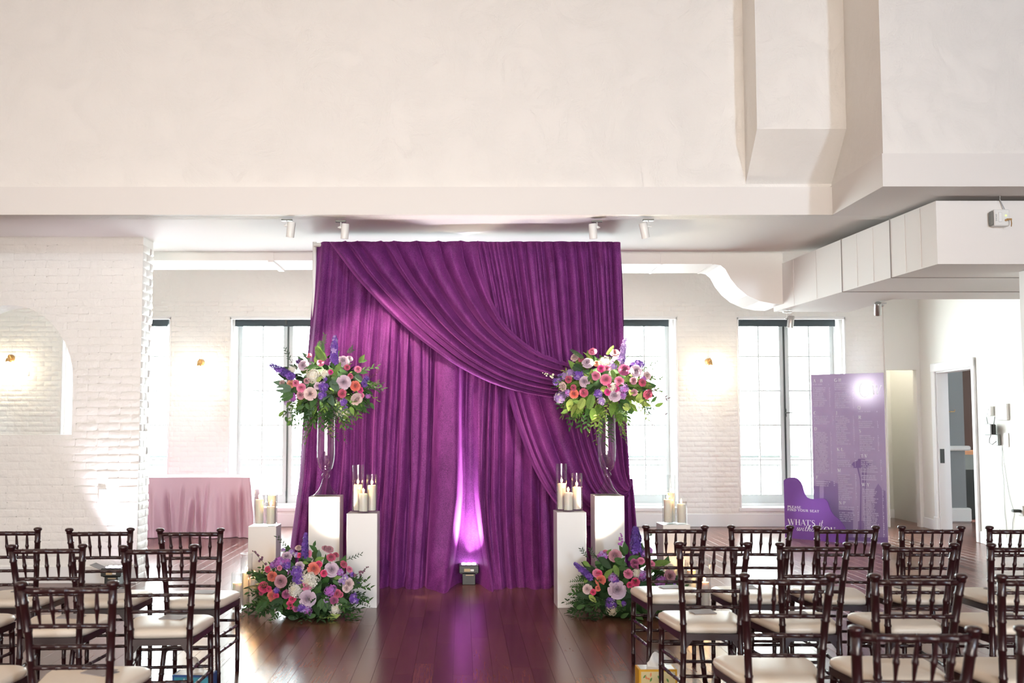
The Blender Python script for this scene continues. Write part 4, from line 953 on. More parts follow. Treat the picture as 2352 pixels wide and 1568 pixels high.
A2 = (ros('lav', (690, 455, 82), (640, 730, 85), (1390, 570, 86), (1080, 925, 86)) + ros('blush', (500, 375, 68), (320, 800, 64), (1550, 640, 58)) + ros('dusty', (1080, 310, 66), (1350, 715, 58), (1360, 885, 46)) +
      ros('pink', (760, 290, 66), (965, 540, 56), (800, 645, 60), (950, 700, 86), (1145, 720, 68)) + ros('mag', (880, 540, 52), (1100, 830, 52), (980, 880, 50), (1010, 790, 40)) + ros('mauve', (1215, 555, 84)) + ros('peach', (820, 465, 52)) +
      ros('dpink', (410, 695, 58), (630, 890, 60), (480, 815, 46), (590, 405, 42), (1480, 740, 62), (1560, 915, 66)) + ros('coral', (490, 905, 62)) +
      hyd('white', (945, 450, 98), (1045, 810, 70)) +
      stk('lilac', (1120, 430, 85), (1060, 500, 55), (280, 970, 85), (430, 600, 60), (890, 1015, 56), (350, 640, 45)) + stk('purple', (550, 615, 78), (300, 680, 70), (220, 730, 50), (830, 900, 62), (1440, 460, 68), (1340, 480, 50), (1190, 400, 60)) + stk('orchid', (1210, 830, 72), (1200, 930, 50), (400, 890, 52), (1500, 690, 40)) +
      [('spike', 1180, 420, 62, 'lilac', 1228, 105), ('buds', 240, 660, 40, 'cream', 50, 610),
       ('fern', 640, 400, 60, 'mid', 440, 255), ('fern', 960, 350, 50, 'light', 1060, 205), ('fern', 640, 960, 110, 'cream' if False else 'lime', 560, 1120), ('fern', 1030, 560, 60, 'light', 1090, 680), ('fern', 620, 560, 130, 'dark', 480, 500), ('fern', 760, 900, 130, 'light', 700, 1130), ('fern', 1200, 1050, 110, 'lime', 1290, 1130),
       ('twig', 1600, 920, 50, 'wine', 1840, 970), ('twig', 1560, 880, 42, 'wine', 1670, 830), ('twig', 1560, 1160, 52, 'wine', 1790, 1210), ('twig', 1500, 1120, 45, 'wine', 1640, 1360), ('twig', 1300, 400, 35, 'dark', 1460, 350), ('twig', 1480, 450, 40, 'wine', 1600, 420),
       ('leaf', 720, 690, 80, 'mid', 1.4), ('leaf', 1720, 1060, 70, 'light', .3), ('leaf', 1430, 950, 85, 'lime', 1.0), ('leaf', 1440, 1010, 60, 'lime', .2), ('leaf', 1150, 1270, 95, 'light', -1.4), ('leaf', 1190, 1240, 70, 'light', -1.1), ('leaf', 720, 800, 60, 'mid', .4), ('leaf', 440, 1120, 80, 'light', 3.5), ('leaf', 360, 1160, 60, 'light', 3.6), ('leaf', 530, 1020, 60, 'light', 3.0), ('leaf', 1650, 980, 60, 'mid', .8), ('leaf', 1540, 1060, 70, 'lime', -.4), ('leaf', 950, 600, 60, 'mid', .5)])
A3 = (ros('lav', (930, 1125, 118), (600, 460, 88), (805, 610, 78), (1310, 665, 104)) + ros('dusty', (505, 850, 96), (1270, 345, 72), (1210, 330, 60)) + ros('blush', (790, 320, 52), (1570, 890, 92), (1540, 960, 60)) + ros('pink', (925, 415, 68), (1590, 660, 52), (490, 640, 44), (915, 920, 82)) +
      ros('hot', (300, 660, 54), (230, 945, 80), (690, 1130, 62), (650, 1220, 64), (1105, 580, 58), (1185, 725, 58), (800, 440, 38), (320, 970, 50), (430, 1080, 50)) + ros('coral', (370, 770, 82), (375, 1075, 80), (1030, 650, 92)) + ros('mauve', (590, 1050, 66), (1345, 1155, 76), (745, 1280, 50)) + ros('dpink', (1300, 470, 74), (1395, 1040, 66), (1500, 580, 64), (1380, 430, 45), (1450, 1060, 45), (200, 1030, 45)) +
      stk('orchid', (480, 560, 88), (600, 560, 60), (1285, 985, 88), (920, 1310, 72), (540, 540, 60), (1440, 700, 60), (380, 590, 48)) + stk('purple', (600, 600, 60), (760, 700, 95), (790, 810, 90), (1680, 1120, 78), (820, 1260, 70), (440, 1000, 50), (1710, 880, 50), (1640, 740, 40)) + stk('lilac', (670, 385, 48), (755, 430, 42), (545, 355, 38), (1470, 850, 58), (1530, 780, 50), (1230, 1140, 45)) +
      hyd('white', (960, 830, 150), (740, 990, 118), (1380, 1270, 100)) +
      [('spike', 880, 480, 88, 'deep', 905, 95), ('buds', 260, 580, 30, 'bud', 80, 375), ('buds', 1640, 790, 30, 'bud', 1880, 625), ('twig', 640, 360, 60, 'dark', 460, 160), ('twig', 1530, 520, 50, 'dark', 1770, 420), ('twig', 1700, 1050, 60, 'dark', 1870, 1130), ('twig', 1640, 960, 60, 'dark', 1720, 880),
       ('fern', 330, 1080, 150, 'mid', 120, 1330), ('fern', 560, 1130, 150, 'dark', 330, 1260), ('leaf', 380, 1330, 80, 'mid', -1.4), ('leaf', 500, 1270, 90, 'mid', -1.2), ('leaf', 240, 1340, 70, 'mid', -1.3), ('leaf', 790, 1180, 95, 'mid', .6), ('leaf', 1100, 960, 95, 'mid', 1.0), ('leaf', 1120, 500, 80, 'light', .3), ('leaf', 920, 500, 80, 'mid', -.3), ('leaf', 900, 560, 50, 'light', -.2), ('leaf', 1110, 430, 80, 'sage', 1.6), ('leaf', 1020, 330, 80, 'mid', 2.4), ('leaf', 1040, 260, 50, 'mid', 1.3), ('leaf', 1130, 1220, 110, 'mid', -1.9), ('leaf', 1200, 1240, 110, 'mid', -1.5), ('leaf', 1250, 1220, 100, 'dark', -1.1), ('leaf', 1500, 1190, 120, 'mid', -.9), ('leaf', 1560, 1250, 100, 'dark', -.8), ('leaf', 1160, 1400, 70, 'light', -.3), ('leaf', 1340, 1400, 105, 'lime', .2), ('leaf', 210, 740, 60, 'light', 1.4), ('leaf', 700, 1420, 80, 'dark', -.2), ('leaf', 1000, 1390, 80, 'mid', .2), ('leaf', 1400, 790, 60, 'light', .3), ('leaf', 1370, 870, 60, 'mid', -.7)])
A4 = (ros('dusty', (735, 490, 95), (1565, 800, 84)) + ros('lav', (770, 1005, 124)) + ros('coral', (515, 860, 82), (480, 985, 42)) + ros('pink', (460, 755, 62), (935, 765, 64), (1275, 620, 58), (1125, 570, 52), (590, 440, 48)) + ros('hot', (1045, 890, 64), (960, 935, 44), (1075, 1010, 64), (405, 1040, 48), (490, 760, 50)) +
      ros('mauve', (1030, 600, 66), (1040, 670, 52), (1520, 1000, 58)) + ros('blush', (320, 995, 68)) + ros('cream', (1560, 680, 70)) + stk('orchid', (540, 500, 78), (710, 830, 70), (1150, 790, 74), (1430, 870, 76), (1230, 400, 66), (1180, 450, 60), (1380, 900, 40)) + stk('purple', (740, 880, 52), (660, 1220, 86), (1600, 940, 64), (640, 1180, 50), (860, 1210, 40)) +
      hyd('white', (1065, 760, 74)) + hyd('cream', (690, 1310, 82)) +
      [('spike', 1060, 460, 95, 'deep', 1040, 80), ('spike', 390, 840, 78, 'deep', 130, 610), ('buds', 820, 390, 30, 'orchid', 830, 160), ('twig', 350, 540, 60, 'dark', 230, 400), ('twig', 440, 560, 55, 'dark', 370, 400), ('twig', 1230, 220, 50, 'dark', 1280, 140), ('twig', 300, 1220, 60, 'dark', 170, 1130),
       ('leaf', 820, 590, 110, 'mid', -.5), ('leaf', 890, 380, 100, 'mid', 1.7), ('leaf', 600, 620, 110, 'dark', -.7), ('leaf', 640, 760, 100, 'light', .9), ('leaf', 755, 720, 95, 'light', -1.2), ('leaf', 1010, 530, 90, 'mid', .4), ('leaf', 990, 410, 60, 'mid', 1.1), ('leaf', 500, 640, 90, 'mid', -.8), ('leaf', 310, 620, 70, 'light', -.6), ('leaf', 310, 850, 65, 'light', .9), ('leaf', 960, 1020, 80, 'dark', -.8), ('leaf', 400, 1140, 80, 'lime', -.8), ('leaf', 800, 1200, 70, 'light', -1.0), ('leaf', 880, 1390, 70, 'mid', .5), ('leaf', 1080, 1390, 100, 'mid', -.7), ('leaf', 1020, 1330, 90, 'mid', -1.0), ('leaf', 1400, 610, 110, 'light', .5), ('leaf', 1480, 600, 90, 'light', .2), ('leaf', 500, 1200, 80, 'mid', .8), ('leaf', 780, 1290, 70, 'mid', 1.0), ('leaf', 220, 1260, 70, 'mid', .4), ('leaf', 350, 1300, 70, 'dark', .1), ('leaf', 640, 440, 60, 'light', .9), ('leaf', 560, 560, 90, 'dark', -.3), ('leaf', 860, 680, 80, 'mid', .1)])
def trailing(t, B, r):
    for k in range(9):
        m = MB(); a = -PI/2+r.uniform(-1.4, 1.4); p = Vector((.06*math.cos(a), .06*math.sin(a), .02)); d = Vector((math.cos(a)*.6, math.sin(a)*.6, -.3)); sprig(m, p, d, Vector((math.cos(a), math.sin(a), .6)), r.uniform(.16, .26), .042, 11, .7, .4, r); m.build('trailing_sprig', GM[r.choice(('mid', 'light', 'lime'))], t, smooth=180)
    for k in range(7):
        a = 2*PI*k/7; m = MB(); m.tube([(.02*math.cos(a), .02*math.sin(a), .06), (.04*math.cos(a+1), .04*math.sin(a+1), -.12), (.045*math.cos(a+1.5), .045*math.sin(a+1.5), -.20)], .003, 6)
for sd, items, cxp, cyp, ox in (('left', A1, 752, 886, (560, 760)), ('right', A2, 1392, 888, (1240, 760))):
    v = VZ[sd]; bz = v.z+.70; c = P(cxp, cyp, v.y)
    arrangement('flower_arrangement', 'round bouquet of %s roses with a %s delphinium in the %s vase' % (('lavender and blush', 'violet', 'left') if sd == 'left' else ('pink and mauve', 'pale lilac', 'right')), (v.x, v.y, bz), (c.x, v.y, c.z), (.40, .33, .31), zl(items, *ox, 6.272), 1, 11 if sd == 'left' else 23, None, False,
                ['mid', 'dark', 'light', 'mid', 'sage'] if sd == 'left' else ['mid', 'light', 'light', 'mid', 'lime'], [trailing], 34, 90, 170)
for sd, items, cxp, ox, sc in (('left', A3, 706, (570, 1210), 6.817), ('right', A4, 1447, (1300, 1200), 6.533)):
    Y = 7.98 if sd == 'left' else 8.0; c = P(cxp, 1360, Y)
    arrangement('flower_mound', ('floor mound of hot pink, coral and lavender roses with white hydrangea' if sd == 'left' else 'floor mound of pink roses and deep violet delphinium behind the chairs'), (c.x, Y, 0), (c.x, Y, .14), (.41 if sd == 'left' else .46, .22, .40), zl(items, *ox, sc), 1, 37 if sd == 'left' else 51, None, True, ['dark', 'mid', 'mid', 'dark'], [], 30, 90, 150)
# ---------------------------------------------------------------- LED uplights
def uplight(px, py, label, doors, power, aim, spot=1.0):
    b = G(px, py); y = b.y+.09; t = thing('uplight', label, 'stage light', (b.x, y, 0))
    m = MB(); m.box(-.062, .062, -.085, .085, 0, .105, b=.004)
    for k in range(5): m.box(-.03, .045, -.088, -.085, .02+k*.014, .026+k*.014)
    m.build('lower_housing', M['black'], t, smooth=0)
    m = MB(); m.box(-.094, .094, -.095, .095, .108, .182, b=.006); m.box(-.08, .08, -.07, .07, .100, .109); m.build('upper_housing', M['black'], t, smooth=0)
    MB().box(-.088, .088, -.089, .089, .182, .184).build('face_plate', M['grey'], t, smooth=0)
    for k in range(6):
        x, yy = (-.048+.048*(k % 3), -.035+.07*(k//3)); q = MB().lathe([(.021, .182), (.021, .188), (.012, .191), (0, .192)], 16, (x, yy, 0)); q.build('lens', M['led'], t)
    MB().box(-.045, .012, -.0965, -.095, .125, .152).build('sticker', mat('tan_sticker', (.55, .42, .24), .6), t, smooth=0); MB().box(.014, .047, -.0965, -.095, .128, .148).build('sticker', M['white'], t, smooth=0)
    MB().box(-.03, .045, -.0865, -.085, .085, .095).build('sticker', mat('tan_sticker', (.5, .4, .26), .6), t, smooth=0)
    if doors:
        for s in (-1, 1):
            o = MB().box(-.0015, .0015, -.08, .08, 0, .115).build('barn_door', M['grey'], t, smooth=0); o.location = (s*.097, 0, .18); o.rotation_euler = (0, s*1.15, 0); o.location.z = .165
    l = lamp('SPOT', 'uplight_beam', (b.x, y-.0, .215), power, (.95, .86, 1.0), aim, spot_size=spot, spot_blend=1.0, shadow_soft_size=.045)
UP1 = uplight(1077, 1343, 'black LED uplight on the floor at the foot of the purple backdrop', False, 240, (fx, 8.95, 3.25), 1.2)
UP2 = uplight(254, 1351, 'black LED uplight with barn doors on the floor by the left brick wall', True, 85, (LX-.17, 9.62, 1.5), 1.15)
# ---------------------------------------------------------------- track spots
def track(px, pyt, pyh, Y, tilt, label, zt, aim, power, spot, white=True, ln=.135):
    p = P(px, pyt, Y); t = thing('spotlight', label, 'spotlight', (p.x, Y, zt), 0, 'ceiling spotlights'); L_ = zt-P(px, pyh, Y).z; m_ = M['white'] if white else M['steel']
    MB().box(-.045, .045, -.02, .02, -.014, 0).build('canopy', M['grey'] if white else M['steel'], t, smooth=0)
    MB().tube([(0, 0, -.014), (0, 0, -L_+.03)], .0045, 8).build('stem', m_, t)
    s = 1 if tilt[0] >= 0 else -1
    h = MB(); h.lathe([(.0, .062), (.03, .062), (.0345, .055), (.0345, -.07), (.030, -.07), (.028, -.05), (0, -.045)], 24); o = h.build('lamp_head', m_, t); o.location = (s*.036, 0, -L_); o.rotation_euler = (tilt[1], tilt[0], 0)
    MB().lathe([(0, -.044), (.027, -.0435)], 16).build('lens', M['bulb'], o, smooth=0)
    k = MB(); k.tube([(-.012, 0, -L_+.03), (.012, 0, -L_+.03)], .013, 10); k.tube([(-.026*s, 0, -L_+.03), (-.012*s, 0, -L_+.03)], .006, 8); k.build('knob', m_, t)
    if power:
        lamp('SPOT', 'spotlight_beam', (p.x+s*.036, Y-.02, zt-L_-.10), power, (1, .86, .66), aim, spot_size=spot, spot_blend=.6, shadow_soft_size=.02)
aL, aR = VZ['left'], VZ['right']
track(659, 494, 526, 8.45, (.15, .2), 'white ceiling spotlight, outermost of the two above the left bouquet', ZC, (aL.x+.05, aL.y-.1, 1.75), 420, .34)
track(783, 496, 530, 8.50, (.08, .15), 'white ceiling spotlight, nearest the left end of the purple backdrop', ZC, (-.75, 9.42, 1.7), 130, 1.25)
track(1371, 496, 530, 8.50, (-.08, .15), 'white ceiling spotlight, nearest the right end of the purple backdrop', ZC, (aR.x, aR.y-.1, 1.75), 500, .34)
track(1489, 497, 528, 8.45, (-.25, .2), 'white ceiling spotlight, outermost of the two above the right bouquet', ZC, (aR.x-.1, aR.y, 1.0), 300, .40)
track(1808, 713, 738, 10.7, (.1, .1), 'steel spotlight under the ogee air duct in front of the right window', 2.725, None, 0, .3, False)
track(2024, 688, 708, 9.9, (-.25, .6), 'steel spotlight under the right duct near the cream wall', 2.725, None, 0, .3, False)
# ---------------------------------------------------------------- wall sconces
for px, py, lab in ((18, 830, 'brass globe sconce on the back wall seen through the brick arch'), (457, 840, 'brass globe sconce on the back wall above the pink table'), (1632, 838, 'brass globe sconce on the back wall between the two right windows')):
    p = P(px, py, 14.68); t = thing('wall_sconce', lab, 'wall lamp', (p.x, YB, p.z))
    m = MB(); m.lathe([(0, 0), (.055, 0), (.055, .012), (.03, .018), (0, .018)], 20); o = m.build('wall_plate', M['brass'], t); o.rotation_euler = (PI/2, 0, 0); o.location = (0, -.002, .05)
    MB().tube([(0, -.015, .05), (0, -.05, .085), (0, -.09, .10), (0, -.118, .08), (0, -.12, .045)], .007, 8).build('arm', M['brass'], t)
    MB().lathe([(.012, .05), (.026, .045), (.032, .012), (.036, 0), (0, 0)], 18, (0, -.12, 0)).build('socket', M['brass'], t)
    MB().lathe([(.02, 0), (.06, -.012), (.085, -.05), (.09, -.085), (.082, -.12), (.05, -.16), (0, -.175)], 24, (0, -.12, 0)).build('globe_shade', M['glass'], t)
    MB().lathe([(0, -.11), (.022, -.10), (.03, -.075), (.026, -.05), (.012, -.025), (.012, 0)], 16, (0, -.12, 0)).build('bulb', M['bulb'], t)
    MB().tube([(0, -.004, .11), (.004, -.004, .25)], .003, 6).build('cord', M['white'], t)
    lamp('POINT', 'sconce_light', (p.x, YB-.12, p.z-.10), 16, (1, .80, .52), shadow_soft_size=.05)
# ---------------------------------------------------------------- lettering: a small high-contrast serif stroke alphabet
def ribbon(m, pts, T, y, ws):
    pts = [Vector((T(*p)[0], 0, T(*p)[1])) for p in pts]; n = len(pts); vs = []
    for i in range(n):
        d = (pts[min(n-1, i+1)]-pts[max(0, i-1)]); d = d.normalized() if d.length else Vector((1, 0, 0)); nn = Vector((-d.z, 0, d.x)); a, b = pts[i]+nn*ws[i]/2, pts[i]-nn*ws[i]/2
        vs += [(a.x, y, a.z), (b.x, y, b.z)]
    m.add(vs, [[2*i, 2*i+1, 2*i+3, 2*i+2] for i in range(n-1)])
def arcp(cx, cy, rx, ry, a0, a1, n=14): return [(cx+rx*math.cos(R(a0+(a1-a0)*i/n)), cy+ry*math.sin(R(a0+(a1-a0)*i/n))) for i in range(n+1)]
# glyph: (advance, [('l' thick|'t' thin|'a' arc, pts)], serif points)
def bow(*a): return ('a', arcp(*a))
GL = {
 'A': (.80, [('t', [(.08, 0), (.40, 1)]), ('l', [(.40, 1), (.68, 0)]), ('t', [(.2, .34), (.58, .34)])], [(.08, 0), (.68, 0)]),
 'B': (.72, [('l', [(.18, 0), (.18, 1)]), ('t', [(.18, .98), (.42, .98)]), bow(.40, .76, .20, .23, 90, -90), ('t', [(.18, .53), (.42, .53)]), bow(.42, .27, .24, .26, 90, -90), ('t', [(.18, .02), (.42, .02)])], [(.14, 0), (.14, 1)]),
 'C': (.76, [('a', arcp(.42, .5, .34, .5, 50, 310, 22))], []), 'D': (.80, [('l', [(.18, 0), (.18, 1)]), ('t', [(.18, .98), (.38, .98)]), ('a', arcp(.38, .5, .34, .49, 90, -90, 18)), ('t', [(.18, .02), (.38, .02)])], [(.14, 0), (.14, 1)]),
 'E': (.68, [('l', [(.18, 0), (.18, 1)]), ('t', [(.18, .97), (.6, .97)]), ('t', [(.18, .52), (.5, .52)]), ('t', [(.18, .03), (.62, .03)]), ('l2', [(.6, .98), (.6, .8)]), ('l2', [(.62, .02), (.62, .2)])], [(.14, 0), (.14, 1)]),
 'F': (.64, [('l', [(.18, 0), (.18, 1)]), ('t', [(.18, .97), (.58, .97)]), ('t', [(.18, .52), (.48, .52)]), ('l2', [(.58, .98), (.58, .78)])], [(.18, 0), (.14, 1)]),
 'G': (.82, [('a', arcp(.42, .5, .34, .5, 50, 340, 22)), ('l', [(.70, .36), (.70, .05)])], [(.66, .38)]), 'H': (.86, [('l', [(.2, 0), (.2, 1)]), ('l', [(.66, 0), (.66, 1)]), ('t', [(.2, .52), (.66, .52)])], [(.2, 0), (.2, 1), (.66, 0), (.66, 1)]),
 'I': (.40, [('l', [(.2, 0), (.2, 1)])], [(.2, 0), (.2, 1)]), 'J': (.50, [('l', [(.32, 1), (.32, .12)]), ('a', arcp(.18, .1, .15, .2, 0, -140, 10))], [(.32, 1)]),
 'K': (.82, [('l', [(.2, 0), (.2, 1)]), ('t', [(.2, .4), (.66, 1)]), ('l', [(.36, .6), (.7, 0)])], [(.2, 0), (.2, 1), (.66, 1), (.7, 0)]), 'L': (.66, [('l', [(.2, 0), (.2, 1)]), ('t', [(.2, .03), (.6, .03)]), ('l2', [(.6, .02), (.6, .24)])], [(.16, 0), (.2, 1)]),
 'M': (1.0, [('t', [(.16, 0), (.16, 1)]), ('l', [(.16, 1), (.48, .05)]), ('t', [(.48, .05), (.8, 1)]), ('l', [(.8, 1), (.8, 0)])], [(.16, 0), (.14, 1), (.8, 0), (.84, 1)]), 'N': (.86, [('t', [(.16, 0), (.16, 1)]), ('l', [(.16, 1), (.7, .02)]), ('t', [(.7, 0), (.7, 1)])], [(.16, 0), (.12, 1), (.7, 1)]),
 'O': (.84, [('a', arcp(.42, .5, .34, .5, 0, 360, 28))], []), 'P': (.70, [('l', [(.18, 0), (.18, 1)]), ('t', [(.18, .98), (.42, .98)]), bow(.42, .73, .22, .25, 90, -90), ('t', [(.18, .48), (.42, .48)])], [(.18, 0), (.14, 1)]),
 'Q': (.84, [('a', arcp(.42, .5, .34, .5, 0, 360, 28)), ('l', [(.42, .12), (.78, -.16)])], []), 'R': (.80, [('l', [(.18, 0), (.18, 1)]), ('t', [(.18, .98), (.42, .98)]), bow(.42, .75, .21, .23, 90, -90), ('t', [(.18, .52), (.42, .52)]), ('l', [(.44, .52), (.70, 0)])], [(.18, 0), (.14, 1), (.72, 0)]),
 'S': (.62, [('s', [(.52, .78), (.44, .94), (.30, .99), (.16, .92), (.12, .76), (.20, .60), (.38, .46), (.50, .32), (.49, .14), (.38, .02), (.24, .02), (.12, .10), (.09, .26)])], []),
 'T': (.72, [('l', [(.36, 0), (.36, 1)]), ('t', [(.06, .97), (.66, .97)]), ('l2', [(.06, .98), (.06, .76)]), ('l2', [(.66, .98), (.66, .76)])], [(.36, 0)]), 'U': (.84, [('l', [(.2, 1), (.2, .3)]), ('a', arcp(.43, .3, .23, .29, 180, 360, 14)), ('t', [(.66, .3), (.66, 1)])], [(.2, 1), (.66, 1)]),
 'V': (.78, [('l', [(.1, 1), (.42, 0)]), ('t', [(.42, 0), (.70, 1)])], [(.1, 1), (.70, 1)]), 'W': (1.12, [('l', [(.1, 1), (.36, 0)]), ('t', [(.36, 0), (.56, .9)]), ('l', [(.52, 1), (.76, 0)]), ('t', [(.76, 0), (1.02, 1)])], [(.1, 1), (.54, 1), (1.02, 1)]),
 'Y': (.78, [('l', [(.1, 1), (.38, .45)]), ('t', [(.38, .45), (.68, 1)]), ('l', [(.38, .45), (.38, 0)])], [(.1, 1), (.68, 1), (.38, 0)]),
 '-': (.42, [('t', [(.06, .38), (.36, .38)])], []), "'": (.2, [('l2', [(.1, 1.0), (.06, .78)])], []), ' ': (.36, [], []),
 # italic script lowercase (drawn upright, sheared by the caller)
 'i': (.26, [('m', [(.10, .5), (.10, .1), (.16, 0), (.24, .1)]), ('m', [(.10, .68), (.11, .74)])], []), 't': (.28, [('m', [(.10, .85), (.10, .12), (.16, 0), (.26, .1)]), ('t', [(0, .5), (.26, .52)])], []),
 'w': (.56, [('m', [(.02, .44), (.08, .5), (.08, .12), (.15, 0), (.25, .1), (.27, .5)]), ('m', [(.27, .5), (.27, .12), (.34, 0), (.45, .12), (.47, .48), (.54, .42)])], []), 'h': (.42, [('m', [(.08, 0), (.08, .7), (.12, 1.0), (.17, .95), (.08, .3)]), ('m', [(.08, .25), (.2, .5), (.28, .44), (.28, .1), (.34, 0), (.42, .1)])], []),
 'o': (.36, [('m', arcp(.17, .24, .13, .25, 0, 360, 14))], []), 'u': (.42, [('m', [(.07, .5), (.07, .12), (.15, 0), (.26, .14), (.28, .5), (.28, .1), (.34, 0), (.42, .1)])], [])}
def text(m, s, x, z, h, y=0.0, slope=0.0, shear=0.0, thick=.17, thin=.045, track=0.0, ser=.10, wsc=1.0):
    cx_ = x
    for ch in s:
        adv, st, sr = GL[ch]
        T = lambda px, py, c=cx_: (c+h*(px*wsc+shear*py), z+h*py+(c-x+h*px*wsc)*slope)
        for kind, pts in st:
            n = len(pts)
            if kind == 'a':
                ws = []
                for i in range(n):
                    d = (pts[min(n-1, i+1)][0]-pts[max(0, i-1)][0], pts[min(n-1, i+1)][1]-pts[max(0, i-1)][1]); L_ = math.hypot(*d) or 1; ws.append(h*(thin+(thick-thin)*abs(d[1]/L_)**1.6))
            elif kind == 's': ws = [h*(thin+(thick-thin)*math.sin(PI*min(1, max(0, (i/(n-1)-.15)/.7)))) for i in range(n)]
            elif kind == 'm': ws = [h*(.05+.05*(abs(pts[min(n-1, i+1)][1]-pts[max(0, i-1)][1]) > .2)) for i in range(n)]
            else: ws = [h*{'l': thick, 't': thin, 'l2': thin*1.6}[kind]]*n
            ribbon(m, pts, T, y, ws)
        for px, py in sr: ribbon(m, [(px-ser/wsc-.04, py+(.02 if py < .5 else -.02)), (px+ser/wsc+.04, py+(.02 if py < .5 else -.02))], T, y, [h*thin]*2)
        cx_ += h*(adv*wsc+track)
    return cx_
# ---------------------------------------------------------------- seating chart board
M['board'] = mat('glossy_mauve_board', srgb(172, 154, 186), .2, coat=.2); M['print'] = mat('darker_mauve_print', srgb(140, 118, 160), .2, coat=.2); M['print2'] = mat('deep_mauve_print', srgb(124, 100, 148), .2, coat=.2)
M['ink'] = mat('white_print', (.85, .84, .88), .4); M['inks'] = mat('pale_lilac_print', (.66, .58, .74), .4); M['sign'] = mat('deep_purple_board', srgb(112, 62, 148), .26); M['edge'] = mat('pale_board_edge', (.62, .55, .72), .4)
def board_frame(pl, pr):
    o = G(*pl); e = G(*pr); d = (e-o); d.z = 0; L_ = d.length; d.normalize(); n = Vector((d.y, -d.x, 0)); return o, d, n, L_
bo, bdv, bn, bl = board_frame((1871, 1238.5), (2040, 1250))
bo2 = Vector((bo.x, bo.y, 0)); ba = math.atan2(bdv.y, bdv.x)
def bpt(px, py): p = onplane(px, py, bo2+bn*.002, bn); return ((p-bo2).dot(bdv), p.z)
BHt = P(1940, 858, (G(1957, 1244).y)).z
bt = thing('seating_chart', 'tall glossy mauve seating chart board printed with a skyline and guest list', 'sign', bo2, ba)
MB().box(0, bl, 0, .012, 0, BHt, b=.001).build('board', M['board'], bt, smooth=0)
def poly(px, y=-.0006): return [bpt(*q) for q in px]
sk = MB(); sk2 = MB()
S7 = lambda x, y: (1850+x/7.125, 1040+y/7.125)
def inb(p): return (min(max(p[0], .004), bl-.004), min(max(p[1], .02), BHt-.01))
def addp(m, pts, y): m.prism([inb(bpt(*S7(*q))) for q in pts], y-.0002, y)
addp(sk, [(120, 540), (230, 540), (230, 1500), (120, 1500)], -.0003); addp(sk, [(298, 540), (310, 440), (460, 465), (460, 480), (540, 500), (540, 1500), (298, 1500)], -.0003)
addp(sk, [(540, 930), (560, 900), (690, 940), (690, 1500), (540, 1500)], -.0003); addp(sk, [(690, 930), (715, 905), (722, 850), (730, 905), (765, 940), (780, 1080), (780, 1500), (690, 1500)], -.0004)
addp(sk, [(1120, 620), (1190, 500), (1260, 600), (1310, 620), (1345, 1500), (1080, 1500), (1080, 820), (1120, 800)], -.0003); addp(sk, [(860, 1110), (1000, 1110), (1000, 1500), (860, 1500)], -.0005); addp(sk2, [(130, 1380), (1360, 1380), (1365, 1500), (130, 1500)], -.0009)
# observation tower with a saucer top
addp(sk2, [(908, 0), (916, 0), (920, 80), (905, 80)], -.0006); addp(sk2, [(860, 95), (975, 95), (985, 120), (1090, 175), (1060, 215), (1000, 245), (780, 245), (790, 225), (755, 190), (780, 150), (855, 125)], -.0006)
addp(sk2, [(845, 245), (870, 245), (905, 420), (915, 560), (915, 1400), (880, 1400), (900, 560), (890, 430)], -.0007); addp(sk2, [(985, 245), (1010, 245), (990, 430), (985, 560), (1010, 1400), (980, 1400), (970, 560), (975, 420)], -.0007); addp(sk2, [(925, 250), (950, 250), (955, 560), (935, 560)], -.0007)
sk.build('skyline_print', M['print'], bt, smooth=0); sk2.build('tower_print', M['print2'], bt, smooth=0)
A8 = lambda x, y: (1850+x/7.84, 850+y/7.84); B8 = lambda x, y: (1920+x/7.84, 850+y/7.84)
heads = [('A', *A8(138, 218)), ('-', *A8(213, 210)), ('B', *A8(262, 216)), ('G-H', *A8(520, 208)), ('C', *A8(150, 795)), ('J', *A8(545, 795)), ('D', *A8(160, 1082)), ('K-L', *A8(565, 1452)), ('Q', *B8(392, 702)), ('R', *B8(405, 875)), ('S', *B8(415, 1122)), ('T-V', *S7(905, 72)), ('M', *S7(525, 308)), ('F', *S7(175, 420)), ('W-Y', *S7(920, 542)), ('N-P', *S7(548, 838))]
for s_, px, py in heads:
    u, z = bpt(px, py); m = MB(); text(m, s_, u, z, .041, -.0022, 0, 0, .2, .06, .02); m.build('lettering', M['ink'], bt, smooth=0)
u, z = bpt(*B8(420, 470)); m = MB(); ribbon(m, arcp(0, 0, 1, 1, 40, 330, 26), lambda a, b: (u+.065+.060*a, z+.085+.095*b), -.0022, [.009]*27); text(m, 'W', u+.14, z+.02, .115, -.0022, 0, .16, .12, .05, 0, .05, .95); text(m, 'T', u+.16, z+.155, .03, -.0022, 0, 0, .18, .06); m.build('monogram', M['ink'], bt, smooth=0)
nl = MB(); rq = random.Random(8)
